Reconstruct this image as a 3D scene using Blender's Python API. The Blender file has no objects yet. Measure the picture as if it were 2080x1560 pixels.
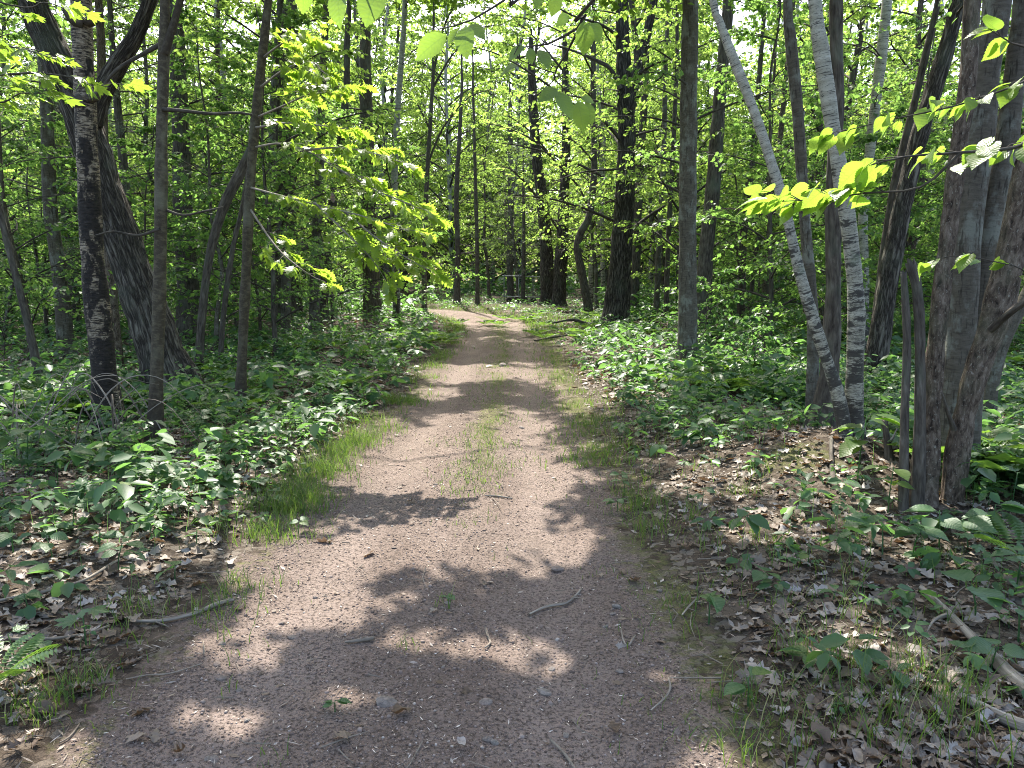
import bpy, math, random
import numpy as np
from mathutils import Vector, Matrix, Quaternion

rng = np.random.default_rng(7)
random.seed(7)
C = bpy.context.scene.collection
SC = bpy.context.scene

# ------------------------------------------------------------------ camera, sky, sun, exposure
CAM_H, F_PX, PITCH = 1.55, 1513.0, math.radians(8.27)
cam = bpy.data.objects.new('camera', bpy.data.cameras.new('camera'))
C.objects.link(cam)
cam.location = (0, 0, CAM_H)
cam.rotation_euler = (math.pi / 2 - PITCH, 0, 0)
cam.data.sensor_width = 36.0
cam.data.lens = F_PX / 2080.0 * 36.0
cam.data.clip_start, cam.data.clip_end = 0.05, 2000
SC.camera = cam

SUN_EL, SUN_AZ = math.radians(52), math.radians(-10)          # azimuth from +Y, negative = towards -X
TO_SUN = np.array([math.sin(SUN_AZ) * math.cos(SUN_EL), math.cos(SUN_AZ) * math.cos(SUN_EL), math.sin(SUN_EL)])
w = bpy.data.worlds.new('World'); SC.world = w; w.use_nodes = True
nt = w.node_tree; nt.nodes.clear()
sky = nt.nodes.new('ShaderNodeTexSky'); sky.sky_type = 'NISHITA'; sky.sun_disc = False
sky.sun_elevation = SUN_EL; sky.sun_rotation = SUN_AZ; sky.air_density = 1.0; sky.dust_density = 3.5; sky.ozone_density = .4
bg = nt.nodes.new('ShaderNodeBackground'); bg.inputs['Strength'].default_value = 0.15
wo = nt.nodes.new('ShaderNodeOutputWorld')
nt.links.new(sky.outputs[0], bg.inputs[0]); nt.links.new(bg.outputs[0], wo.inputs[0])
sun = bpy.data.objects.new('sun', bpy.data.lights.new('sun', 'SUN')); C.objects.link(sun)
sun.data.energy = 3.6; sun.data.angle = math.radians(0.5); sun.data.color = (1.0, 0.95, 0.86)
sun.rotation_euler = Vector(-TO_SUN).to_track_quat('-Z', 'Y').to_euler(); sun.location = (0, 0, 40)
SC.view_settings.view_transform = 'Standard'; SC.view_settings.look = 'None'
SC.view_settings.exposure = 2.2; SC.view_settings.gamma = 1.0; SC.view_settings.use_curve_mapping = False
SC.cycles.max_bounces = 9; SC.cycles.diffuse_bounces = 6; SC.cycles.glossy_bounces = 2
SC.cycles.transmission_bounces = 7; SC.cycles.transparent_max_bounces = 4
SC.cycles.sample_clamp_indirect = 6.0
SC.cycles.use_denoising = True; SC.cycles.denoiser = 'OPENIMAGEDENOISE'; SC.cycles.denoising_input_passes = 'RGB_ALBEDO_NORMAL'; SC.cycles.denoising_prefilter = 'NONE'
SC.cycles.filter_width = 1.0
SC.cycles.use_adaptive_sampling = True; SC.cycles.adaptive_threshold = 0.01

# ------------------------------------------------------------------ small maths
def at(px, py, Y):
    """point of the photograph's pixel at world depth Y"""
    u, v = (px - 1040) / F_PX, (780 - py) / F_PX
    d = np.array([u, math.cos(PITCH) + v * math.sin(PITCH), -math.sin(PITCH) + v * math.cos(PITCH)])
    return np.array([0, 0, CAM_H]) + d * (Y / d[1])

def gp(px, py):
    """ground point under a pixel"""
    u, v = (px - 1040) / F_PX, (780 - py) / F_PX
    d = np.array([u, math.cos(PITCH) + v * math.sin(PITCH), -math.sin(PITCH) + v * math.cos(PITCH)])
    t = CAM_H / -d[2]
    return d[0] * t, d[1] * t

def to_px(P):
    P = np.atleast_2d(P); y, z = P[:, 1], P[:, 2] - CAM_H
    fwd = y * math.cos(PITCH) - z * math.sin(PITCH); up = y * math.sin(PITCH) + z * math.cos(PITCH)
    fwd = np.where(fwd > .05, fwd, .05)
    return 1040 + F_PX * P[:, 0] / fwd, 780 - F_PX * up / fwd

def _h(ix, iy, iz, seed):
    n = (ix.astype(np.int64) * 374761393 + iy.astype(np.int64) * 668265263 + iz.astype(np.int64) * 2147483647 + seed * 1274126177) & 0x7fffffff
    n = (n ^ (n >> 13)) * 1274126177 & 0x7fffffff
    return ((n ^ (n >> 16)) & 0xffff) / 65535.0

def noise3(x, y, z, seed=0):
    x, y, z = np.broadcast_arrays(np.asarray(x, float), np.asarray(y, float), np.asarray(z, float))
    ix, iy, iz = np.floor(x), np.floor(y), np.floor(z)
    fx, fy, fz = x - ix, y - iy, z - iz
    fx, fy, fz = fx * fx * (3 - 2 * fx), fy * fy * (3 - 2 * fy), fz * fz * (3 - 2 * fz)
    r = 0
    for a in (0, 1):
        for b in (0, 1):
            for c in (0, 1):
                r = r + _h(ix + a, iy + b, iz + c, seed) * (fx if a else 1 - fx) * (fy if b else 1 - fy) * (fz if c else 1 - fz)
    return r

def noise2(x, y, seed=0):
    return noise3(x, y, 0.37, seed)

def sstep(a, b, x):
    t = np.clip((np.asarray(x, float) - a) / (b - a), 0, 1)
    return t * t * (3 - 2 * t)

def unit(v):
    return v / np.maximum(np.linalg.norm(v, axis=-1, keepdims=True), 1e-9)

# ------------------------------------------------------------------ terrain
def trail_c(y):
    y = np.asarray(y, float)
    base = -0.44 + 0.012 * np.minimum(y, 14)
    return base - 0.0085 * np.maximum(y - 18, 0) ** 2 - .03 * np.maximum(y - 27, 0) ** 2

def trail_hw(y, side=0):
    y = np.asarray(y, float)
    return 1.02 - .05 * sstep(4, 9, y) + .40 * sstep(20, 31, y) + .16 * (noise2(y * .9, side * 7.1, 5) - .5) + .10 * (noise2(y * 3.1, side * 3.3, 6) - .5)

def trail_d(x, y):
    """signed distance to the trail edge, negative on the trail"""
    c = trail_c(np.minimum(y, 38)); dx = x - c
    return np.abs(dx) - np.where(dx < 0, trail_hw(y, 0), trail_hw(y, 1))

def gz(x, y):
    x = np.asarray(x, float); y = np.asarray(y, float)
    d = trail_d(x, y); off = sstep(0, 1.2, d)
    c = trail_c(np.minimum(y, 38)); dx = np.abs(x - c)
    z = -.03 + .10 * off + .05 * sstep(1.0, 4, d)
    z = z - .035 * np.exp(-((dx - .60) / .22) ** 2) * (1 - off)
    z = z + off * (.10 * (noise2(x * .6, y * .6, 11) - .5) + .05 * (noise2(x * 2.1, y * 2.1, 12) - .5))
    z = z + (.018 * (noise2(x * 3, y * 3, 13) - .5) + .014 * (noise2(x * 8, y * 8, 14) - .5) + .007 * (noise2(x * 19, y * 19, 15) - .5))
    z = z + .24 * np.exp(-((x - 2.45) / .72) ** 2 - ((y - 5.85) / .72) ** 2)
    z = z + .06 * np.exp(-((x - 2.55) / .4) ** 2 - ((y - 4.5) / .4) ** 2)
    return z

# ------------------------------------------------------------------ mesh + object helpers
def mesh_np(name, verts, faces, mat=None, attrs=None, smooth=False):
    """faces: list of int arrays (n,k)"""
    me = bpy.data.meshes.new(name)
    verts = np.asarray(verts, np.float32)
    faces = [np.asarray(f, np.int32) for f in faces if len(f)]
    me.vertices.add(len(verts)); me.vertices.foreach_set('co', verts.ravel())
    loops = np.concatenate([f.ravel() for f in faces]); tot = np.concatenate([np.full(len(f), f.shape[1], np.int32) for f in faces])
    start = np.concatenate([[0], np.cumsum(tot)[:-1]]).astype(np.int32)
    me.loops.add(len(loops)); me.loops.foreach_set('vertex_index', loops)
    me.polygons.add(len(tot)); me.polygons.foreach_set('loop_start', start)
    if smooth:
        me.polygons.foreach_set('use_smooth', np.ones(len(tot), bool))
    for k, v in (attrs or {}).items():
        v = np.asarray(v, np.float32)
        a = me.attributes.new(k, 'FLOAT_VECTOR' if v.ndim == 2 else 'FLOAT', 'POINT')
        a.data.foreach_set('vector' if v.ndim == 2 else 'value', v.ravel())
    me.update(calc_edges=True)
    if mat is not None:
        me.materials.append(mat)
    return me

def tag(o, label=None, cat=None, group=None, kind=None):
    if label: o['label'] = label
    if cat: o['category'] = cat
    if group: o['group'] = group
    if kind: o['kind'] = kind
    return o

def obj(name, me, parent=None, loc=None):
    o = bpy.data.objects.new(name, me); C.objects.link(o)
    if parent is not None: o.parent = parent
    if loc is not None: o.location = loc
    return o

def empty(name, loc):
    o = bpy.data.objects.new(name, None); C.objects.link(o); o.location = tuple(loc); o.empty_display_size = .1
    return o

def copy_tree(o, parent=None):
    c = o.copy(); C.objects.link(c); c.parent = parent
    for ch in CH.get(o.name, []):
        copy_tree(ch, c)
    return c
CH = {}
def remember(o, *kids):
    CH.setdefault(o.name, []).extend(kids)

class Bag:
    """collects vertices, faces and attributes for one mesh"""
    def __init__(s): s.v, s.f, s.a, s.n = [], {}, {}, 0
    def add(s, v, faces, **attrs):
        for f in faces:
            f = np.asarray(f, np.int64)
            if len(f): s.f.setdefault(f.shape[1], []).append(f + s.n)
        s.v.append(np.asarray(v, float)); s.n += len(v)
        for k, x in attrs.items(): s.a.setdefault(k, []).append(np.asarray(x, float))
    def mesh(s, name, mat, origin=(0, 0, 0), smooth=False):
        v = np.concatenate(s.v) - np.asarray(origin, float)
        return mesh_np(name, v, [np.concatenate(x) for x in s.f.values()], mat, {k: np.concatenate(x) for k, x in s.a.items()}, smooth)
    def __bool__(s): return s.n > 0

def resample(P, R, step):
    P = np.asarray(P, float); R = np.asarray(R, float)
    # Catmull-Rom through the points
    n = len(P); Pe = np.vstack([2 * P[0] - P[1], P, 2 * P[-1] - P[-2]]); out, ro = [], []
    for i in range(n - 1):
        L = np.linalg.norm(P[i + 1] - P[i]); k = max(1, int(math.ceil(L / step)))
        t = (np.arange(k) / k)[:, None]; a, b, c, d = Pe[i], Pe[i + 1], Pe[i + 2], Pe[i + 3]
        out.append(.5 * (2 * b + (c - a) * t + (2 * a - 5 * b + 4 * c - d) * t * t + (3 * b - a - 3 * c + d) * t ** 3))
        ro.append(R[i] + (R[i + 1] - R[i]) * t[:, 0])
    out.append(P[-1:]); ro.append(R[-1:])
    return np.concatenate(out), np.concatenate(ro)

def tube(P, R, sides=8, step=None, cap=True, rough=0.0, furrow=0.0, flare=0.0, seed=0, broken=False):
    """vertices, faces, bark coordinates of a tapering tube"""
    P = np.asarray(P, float); R = np.asarray(R, float)
    if step: P, R = resample(P, R, step)
    n = len(P)
    T = np.gradient(P, axis=0); T = unit(T)
    ref = np.array([0, -1.0, 0]) if abs(T[0][1]) < .8 else np.array([1.0, 0, 0])
    u = unit(np.cross(np.cross(T, ref), T)); v = np.cross(T, u)
    L = np.concatenate([[0], np.cumsum(np.linalg.norm(np.diff(P, axis=0), axis=1))])
    th = (np.arange(sides) / sides) * 2 * math.pi
    ct, st = np.cos(th), np.sin(th)
    Rr = np.repeat(R[:, None], sides, 1)
    if flare:
        lob = 1 + .35 * np.cos(th * 5 + seed) + .25 * np.cos(th * 3 + seed * 2)
        Rr = Rr * (1 + flare * np.exp(-L / .20)[:, None] * lob[None, :])
    rm = float(np.mean(R))
    bx, by, bz = ct[None, :] * rm + 0 * Rr, st[None, :] * rm + 0 * Rr, np.repeat(L[:, None], sides, 1)
    if rough:
        Rr = Rr * (1 + rough * 2 * (noise3(bx * 6 + seed, by * 6, bz * 3, seed) - .5) + rough * (noise3(bx * 17 + seed, by * 17, bz * 8, seed + 1) - .5))
    if furrow:
        k = 26.0
        f = np.abs(noise3(bx * k + .35 * np.sin(bz * 5), by * k, bz * 2.4 + seed, seed + 2) - .5) * 2
        f2 = np.abs(noise3(bx * k * 2, by * k * 2, bz * 11 + seed, seed + 3) - .5) * 2
        Rr = Rr + furrow * (np.minimum(f * 2.2, 1) - .7) + furrow * .35 * (f2 - .5)
    V = P[:, None, :] + Rr[:, :, None] * (ct[None, :, None] * u[:, None, :] + st[None, :, None] * v[:, None, :])
    if broken:
        V[-1] += T[-1] * (np.random.default_rng(abs(seed)).random(sides)[:, None] * R[-1] * 1.8)
    V = V.reshape(-1, 3); bk = np.stack([bx.ravel(), by.ravel(), bz.ravel()], 1)
    i = np.arange(n - 1)[:, None] * sides; j = np.arange(sides)[None, :]; j2 = (j + 1) % sides
    q = np.stack([i + j, i + j2, i + sides + j2, i + sides + j], -1).reshape(-1, 4)
    faces = [q]
    if cap:
        V = np.vstack([V, P[-1] + T[-1] * R[-1] * .2]); bk = np.vstack([bk, [[0, 0, L[-1]]]])
        e = (n - 1) * sides
        faces.append(np.stack([e + np.arange(sides), e + (np.arange(sides) + 1) % sides, np.full(sides, len(V) - 1)], 1))
    return V, faces, bk

# ------------------------------------------------------------------ leaf shapes (unit length along +Y)
def strip_leaf(ts, ws, fwd=None, cup=.12, arch=.10, wave=0.0):
    """leaf outline from half widths along the midrib; two half blades folded along it"""
    ts = np.asarray(ts, float); ws = np.asarray(ws, float); fwd = np.zeros_like(ts) if fwd is None else np.asarray(fwd, float)
    n = len(ts); zs = -arch * (ts - .3) ** 2 * 2
    mid = np.stack([0 * ts, ts, zs], 1)
    zz = zs + cup * ws + wave * np.sin(np.arange(n) * 2.1)
    Lv = np.stack([-ws, ts + fwd, zz], 1); Rv = np.stack([ws, ts + fwd, zz + wave * .5], 1)
    V = np.vstack([mid, Lv, Rv]); fq = []
    for i in range(n - 1):
        fq.append([i, i + 1, n + i + 1, n + i]); fq.append([i + 1, i, 2 * n + i, 2 * n + i + 1])
    return V, [np.array(fq)]

S6 = (np.array([[0, 0, 0], [0, 1, -.12], [-.30, .30, .07], [-.25, .68, .02], [.30, .30, .07], [.25, .68, .02]]), [np.array([[0, 4, 5, 1], [0, 1, 3, 2]])])
K4 = (np.array([[0, 0, 0], [-.34, .45, .08], [0, 1, -.1], [.34, .45, .08]]), [np.array([[0, 3, 2], [0, 2, 1]])])
NARROW = (S6[0] * np.array([.6, 1, 1]), S6[1])
_t = np.linspace(0, 1, 9)
OVAL = strip_leaf(_t, np.array([.015, .17, .28, .335, .345, .31, .235, .12, .0]), cup=.16, arch=.14)
_t = np.linspace(0, 1, 27)
_w = np.interp(_t, np.linspace(0, 1, 9), [.02, .20, .30, .345, .35, .315, .24, .12, 0])
SERRATE = strip_leaf(_t, _w * np.where(np.arange(27) % 2, 1.0, .9), fwd=np.where(np.arange(27) % 2, .018, -.012), cup=.18, arch=.16, wave=.006)
_w = np.interp(_t, np.linspace(0, 1, 9), [.10, .36, .43, .43, .385, .30, .19, .075, 0])
_f = np.where(np.arange(27) % 2, .016, -.01) + np.interp(_t, [0, .08, .2], [-.09, -.05, 0])
HEART = strip_leaf(_t, _w * np.where(np.arange(27) % 2, 1.0, .93), fwd=_f, cup=.14, arch=.18, wave=.008)
OAK = strip_leaf([0, .10, .17, .25, .31, .38, .46, .52, .59, .66, .73, .80, .86, .92, 1.0],
                 [.015, .03, .06, .20, .10, .13, .34, .16, .17, .38, .16, .22, .10, .10, 0],
                 fwd=[0, 0, 0, .05, .01, 0, .09, .02, .01, .10, .02, .07, 0, .02, 0], cup=.12, arch=.16, wave=.008)
def palmate():
    ang = [-118, -100, -84, -68, -52, -46, -34, -20, -14, -9, 0, 9, 14, 20, 34, 46, 52, 68, 84, 100, 118]
    rad = [.30, .46, .36, .40, .78, .52, .58, .44, .72, .74, 1.0, .74, .72, .44, .58, .52, .78, .40, .36, .46, .30]
    a = np.radians(ang); r = np.array(rad) * .72
    V = [[0, .16, .02]] + [[math.sin(x) * q, .28 + math.cos(x) * q, -.10 * q * q + .03 * math.cos(x * 5)] for x, q in zip(a, r)] + [[0, .03, 0]]
    n = len(a); f = [[0, i, i + 1] for i in range(1, n)] + [[0, n, n + 1], [0, n + 1, 1]]
    return np.array(V), [np.array(f)[:, ::-1]]
MAPLE = palmate()
def dead(curl, seed, base=OAK):
    r = np.random.default_rng(seed); V = base[0].copy()
    V[:, 1] -= .5; x, y = V[:, 0], V[:, 1]
    V[:, 2] = curl * (x * x * 3.0 + .5 * y * y) + .10 * np.sin(x * 9 + seed) * np.cos(y * 7 + seed) + .03 * r.random(len(V))
    V[:, 0] *= 1 - .25 * curl
    return V, base[1]
GRASS = (np.array([[-.5, 0, 0], [.5, 0, 0], [-.42, .07, .42], [.42, .07, .42], [-.28, .30, .74], [.28, .30, .74], [0, .66, .92]]) * np.array([.028, 1, 1]),
         [np.array([[0, 1, 3, 2], [2, 3, 5, 4]]), np.array([[4, 5, 6]])])
CLOD = (np.array([[.5, 0, 0], [-.5, .1, 0], [0, .45, .05], [.05, -.5, 0], [.05, 0, .36], [0, .05, -.3]]),
        [np.array([[0, 2, 4], [2, 1, 4], [1, 3, 4], [3, 0, 4], [2, 0, 5], [1, 2, 5], [3, 1, 5], [0, 3, 5]])])
FLAKE = (np.array([[-.3, 0, .02], [0, -.5, .03], [.3, 0, .05], [.05, .5, .02]]), [np.array([[0, 1, 2], [0, 2, 3]])])
NEEDLE = (np.array([[-.012, 0, 0], [.012, 0, 0], [0, 1, -.08]]), [np.array([[0, 1, 2]])])

def place(bag, tmpl, pos, dirs, nrm, size, wid=None):
    """many copies of a leaf shape into a bag"""
    tv, tf = tmpl; N = len(pos)
    if N == 0: return
    pos = np.asarray(pos, float); dirs = unit(np.asarray(dirs, float)); nrm = np.asarray(nrm, float)
    side = unit(np.cross(dirs, nrm)); nrm = np.cross(side, dirs)
    size = np.broadcast_to(np.asarray(size, float), (N,))
    sx = size if wid is None else size * wid
    V = pos[:, None] + (tv[None, :, 0:1] * sx[:, None, None]) * side[:, None] + (tv[None, :, 1:2] * size[:, None, None]) * dirs[:, None] + (tv[None, :, 2:3] * size[:, None, None]) * nrm[:, None]
    off = (np.arange(N) * len(tv))[:, None, None]
    bag.add(V.reshape(-1, 3), [(f[None] + off).reshape(-1, f.shape[1]) for f in tf], luv=np.tile(tv, (N, 1)))

def rand_orient(n, r, droop=.35, spread=.45, tilt=.45, az=None, sunward=0.0):
    az = r.random(n) * 2 * math.pi if az is None else az
    p = -droop + spread * r.standard_normal(n) * .6
    d = np.stack([np.cos(az) * np.cos(p), np.sin(az) * np.cos(p), np.sin(p)], 1)
    nn = np.stack([tilt * r.standard_normal(n) - .08 * sunward, tilt * r.standard_normal(n) + sunward, np.ones(n)], 1)
    return d, nn

# ------------------------------------------------------------------ materials
class MatB:
    def __init__(s, name):
        s.m = bpy.data.materials.new(name); s.m.use_nodes = True; s.t = s.m.node_tree; s.t.nodes.clear()
        s.out = s.n('OutputMaterial')
    def n(s, kind, ins=None, **props):
        nd = s.t.nodes.new('ShaderNode' + kind)
        for k, v in props.items(): setattr(nd, k, v)
        for k, v in (ins or {}).items():
            sock = nd.inputs[k]
            if hasattr(v, 'is_output'): s.t.links.new(v, sock)
            else: sock.default_value = v
        return nd
    def ramp(s, fac, stops, interp='LINEAR'):
        nd = s.n('ValToRGB', {'Fac': fac}); cr = nd.color_ramp; cr.interpolation = interp
        while len(cr.elements) < len(stops): cr.elements.new(.5)
        for e, (p, c) in zip(cr.elements, stops):
            e.position = p; e.color = (*c, 1) if not isinstance(c, (int, float)) else (c, c, c, 1)
        return nd.outputs['Color']
    def noise(s, vec, scale, detail=3.0, rough=.55, dist=0.0):
        return s.n('TexNoise', {'Vector': vec, 'Scale': scale, 'Detail': detail, 'Roughness': rough, 'Distortion': dist}).outputs['Fac']
    def mix(s, fac, a, b, blend='MIX'):
        nd = s.n('Mix', data_type='RGBA', blend_type=blend)
        for i, v in ((0, fac), (6, a), (7, b)):
            if hasattr(v, 'is_output'): s.t.links.new(v, nd.inputs[i])
            else: nd.inputs[i].default_value = v if i == 0 else (*v, 1)
        return nd.outputs[2]
    def math(s, op, a, b=0.0, c=None):
        nd = s.n('Math', operation=op)
        for i, v in enumerate((a, b, c)):
            if v is None: continue
            if hasattr(v, 'is_output'): s.t.links.new(v, nd.inputs[i])
            else: nd.inputs[i].default_value = v
        return nd.outputs[0]
    def vscale(s, vec, sc):
        return s.n('Vectormath' if False else 'VectorMath', {0: vec, 1: sc}, operation='MULTIPLY').outputs[0]
    def attr(s, name, fac=False):
        nd = s.n('Attribute', attribute_name=name); return nd.outputs['Fac'] if fac else nd.outputs['Vector']
    def bump(s, h, strength, dist=.01):
        return s.n('Bump', {'Height': h, 'Strength': strength, 'Distance': dist}).outputs[0]
    def done(s, shader):
        s.t.links.new(shader, s.out.inputs['Surface']); return s.m
    def bsdf(s, col, rough=.8, spec=.3, normal=None):
        ins = {'Base Color': col if hasattr(col, 'is_output') else (*col, 1), 'Roughness': rough, 'Specular IOR Level': spec}
        if normal is not None: ins['Normal'] = normal
        return s.n('BsdfPrincipled', ins).outputs[0]

def leaf_mat(name, stops, trans, tfac=.5, rough=.42, spec=.5, veins=False):
    b = MatB(name)
    isl = b.n('NewGeometry').outputs['Random Per Island']
    oi = b.n('ObjectInfo').outputs['Random']
    r = b.math('FRACT', b.math('ADD', isl, oi))
    col = b.ramp(r, stops)
    tc = b.mix(b.math('MULTIPLY', r, .8), trans, tuple(x * .62 for x in trans))
    nor = None
    if veins:
        uv = b.attr('luv'); sep = b.n('SeparateXYZ', {0: uv})
        ax = b.math('ABSOLUTE', sep.outputs[0])
        ph = b.math('SUBTRACT', b.math('MULTIPLY', sep.outputs[1], 9.0), b.math('MULTIPLY', ax, 6.5))
        tri = b.math('PINGPONG', ph, .5)
        vein = b.math('LESS_THAN', tri, .05); midr = b.math('LESS_THAN', ax, .014)
        v = b.math('MAXIMUM', vein, midr)
        col = b.mix(b.math('MULTIPLY', v, .45), col, (.16, .24, .08))
        tc = b.mix(b.math('MULTIPLY', v, .45), tc, (trans[0] * .45, trans[1] * .5, trans[2] * .5))
        nor = b.bump(b.math('MULTIPLY', tri, 1.0), .35, .004)
    p = b.bsdf(col, rough, spec, nor)
    t = b.n('BsdfTranslucent', {'Color': tc}).outputs[0]
    return b.done(b.n('MixShader', {0: tfac, 1: p, 2: t}).outputs[0])

M = {}
M['leaf_mid'] = leaf_mat('forest_leaf', [(0, (.038, .086, .036)), (.5, (.052, .106, .040)), (.85, (.070, .122, .036)), (1, (.10, .15, .035))], (.24, .43, .08), .55, rough=.5, spec=.35)
M['leaf_far'] = leaf_mat('far_forest_leaf', [(0, (.050, .10, .034)), (.5, (.068, .122, .038)), (1, (.10, .15, .042))], (.33, .50, .09), .6, rough=.55, spec=.3)
M['leaf_canopy'] = leaf_mat('canopy_leaf', [(0, (.04, .09, .02)), (1, (.08, .13, .026))], (.26, .42, .04), .5)
M['leaf_young'] = leaf_mat('young_leaf', [(0, (.06, .12, .02)), (.6, (.085, .14, .02)), (1, (.11, .16, .025))], (.35, .55, .06), .56, veins=True)
M['leaf_oak'] = leaf_mat('oak_leaf', [(0, (.055, .11, .02)), (.6, (.08, .135, .02)), (1, (.11, .155, .024))], (.42, .62, .06), .60, rough=.40, spec=.5, veins=True)
M['leaf_overhead'] = leaf_mat('overhead_leaf', [(0, (.05, .10, .025)), (1, (.085, .135, .03))], (.30, .48, .06), .55, veins=True)
M['leaf_maple'] = leaf_mat('maple_leaf', [(0, (.07, .125, .022)), (1, (.11, .16, .03))], (.32, .49, .05), .55, veins=True)
M['leaf_herb'] = leaf_mat('herb_leaf', [(0, (.034, .084, .036)), (.5, (.047, .104, .045)), (.9, (.064, .122, .048)), (1, (.10, .15, .035))], (.19, .38, .08), .45, rough=.48, spec=.4)
M['leaf_herb_near'] = leaf_mat('seedling_leaf', [(0, (.036, .088, .036)), (.5, (.05, .108, .044)), (.9, (.066, .126, .045)), (1, (.10, .15, .035))], (.16, .33, .07), .42, rough=.46, spec=.4, veins=True)
M['grass'] = leaf_mat('grass_blade', [(0, (.035, .08, .018)), (.6, (.058, .108, .022)), (.78, (.10, .14, .03)), (.86, (.20, .18, .07)), (1, (.30, .26, .13))], (.20, .34, .04), .38, rough=.5, spec=.3)
M['needle'] = leaf_mat('pine_needle', [(0, (.075, .11, .07)), (1, (.12, .16, .10))], (.14, .20, .09), .3, rough=.5, spec=.4)
M['fern'] = leaf_mat('fern_frond', [(0, (.045, .105, .025)), (1, (.08, .14, .03))], (.20, .36, .04), .42)

def litter_mat():
    b = MatB('dead_leaf'); isl = b.n('NewGeometry').outputs['Random Per Island']; oi = b.n('ObjectInfo').outputs['Random']
    r = b.math('FRACT', b.math('ADD', isl, oi))
    col = b.ramp(r, [(0, (.070, .050, .035)), (.25, (.13, .100, .074)), (.55, (.215, .178, .142)), (.8, (.30, .265, .225)), (1, (.42, .39, .36))])
    uv = b.attr('luv'); n = b.noise(uv, 9, 3)
    col = b.mix(b.math('MULTIPLY', n, .6), col, (.10, .06, .035))
    p = b.bsdf(col, .6, .35, b.bump(n, .4, .004)); t = b.n('BsdfTranslucent', {'Color': (.22, .12, .05, 1)}).outputs[0]
    return b.done(b.n('MixShader', {0: .15, 1: p, 2: t}).outputs[0])
M['litter'] = litter_mat()

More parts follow.
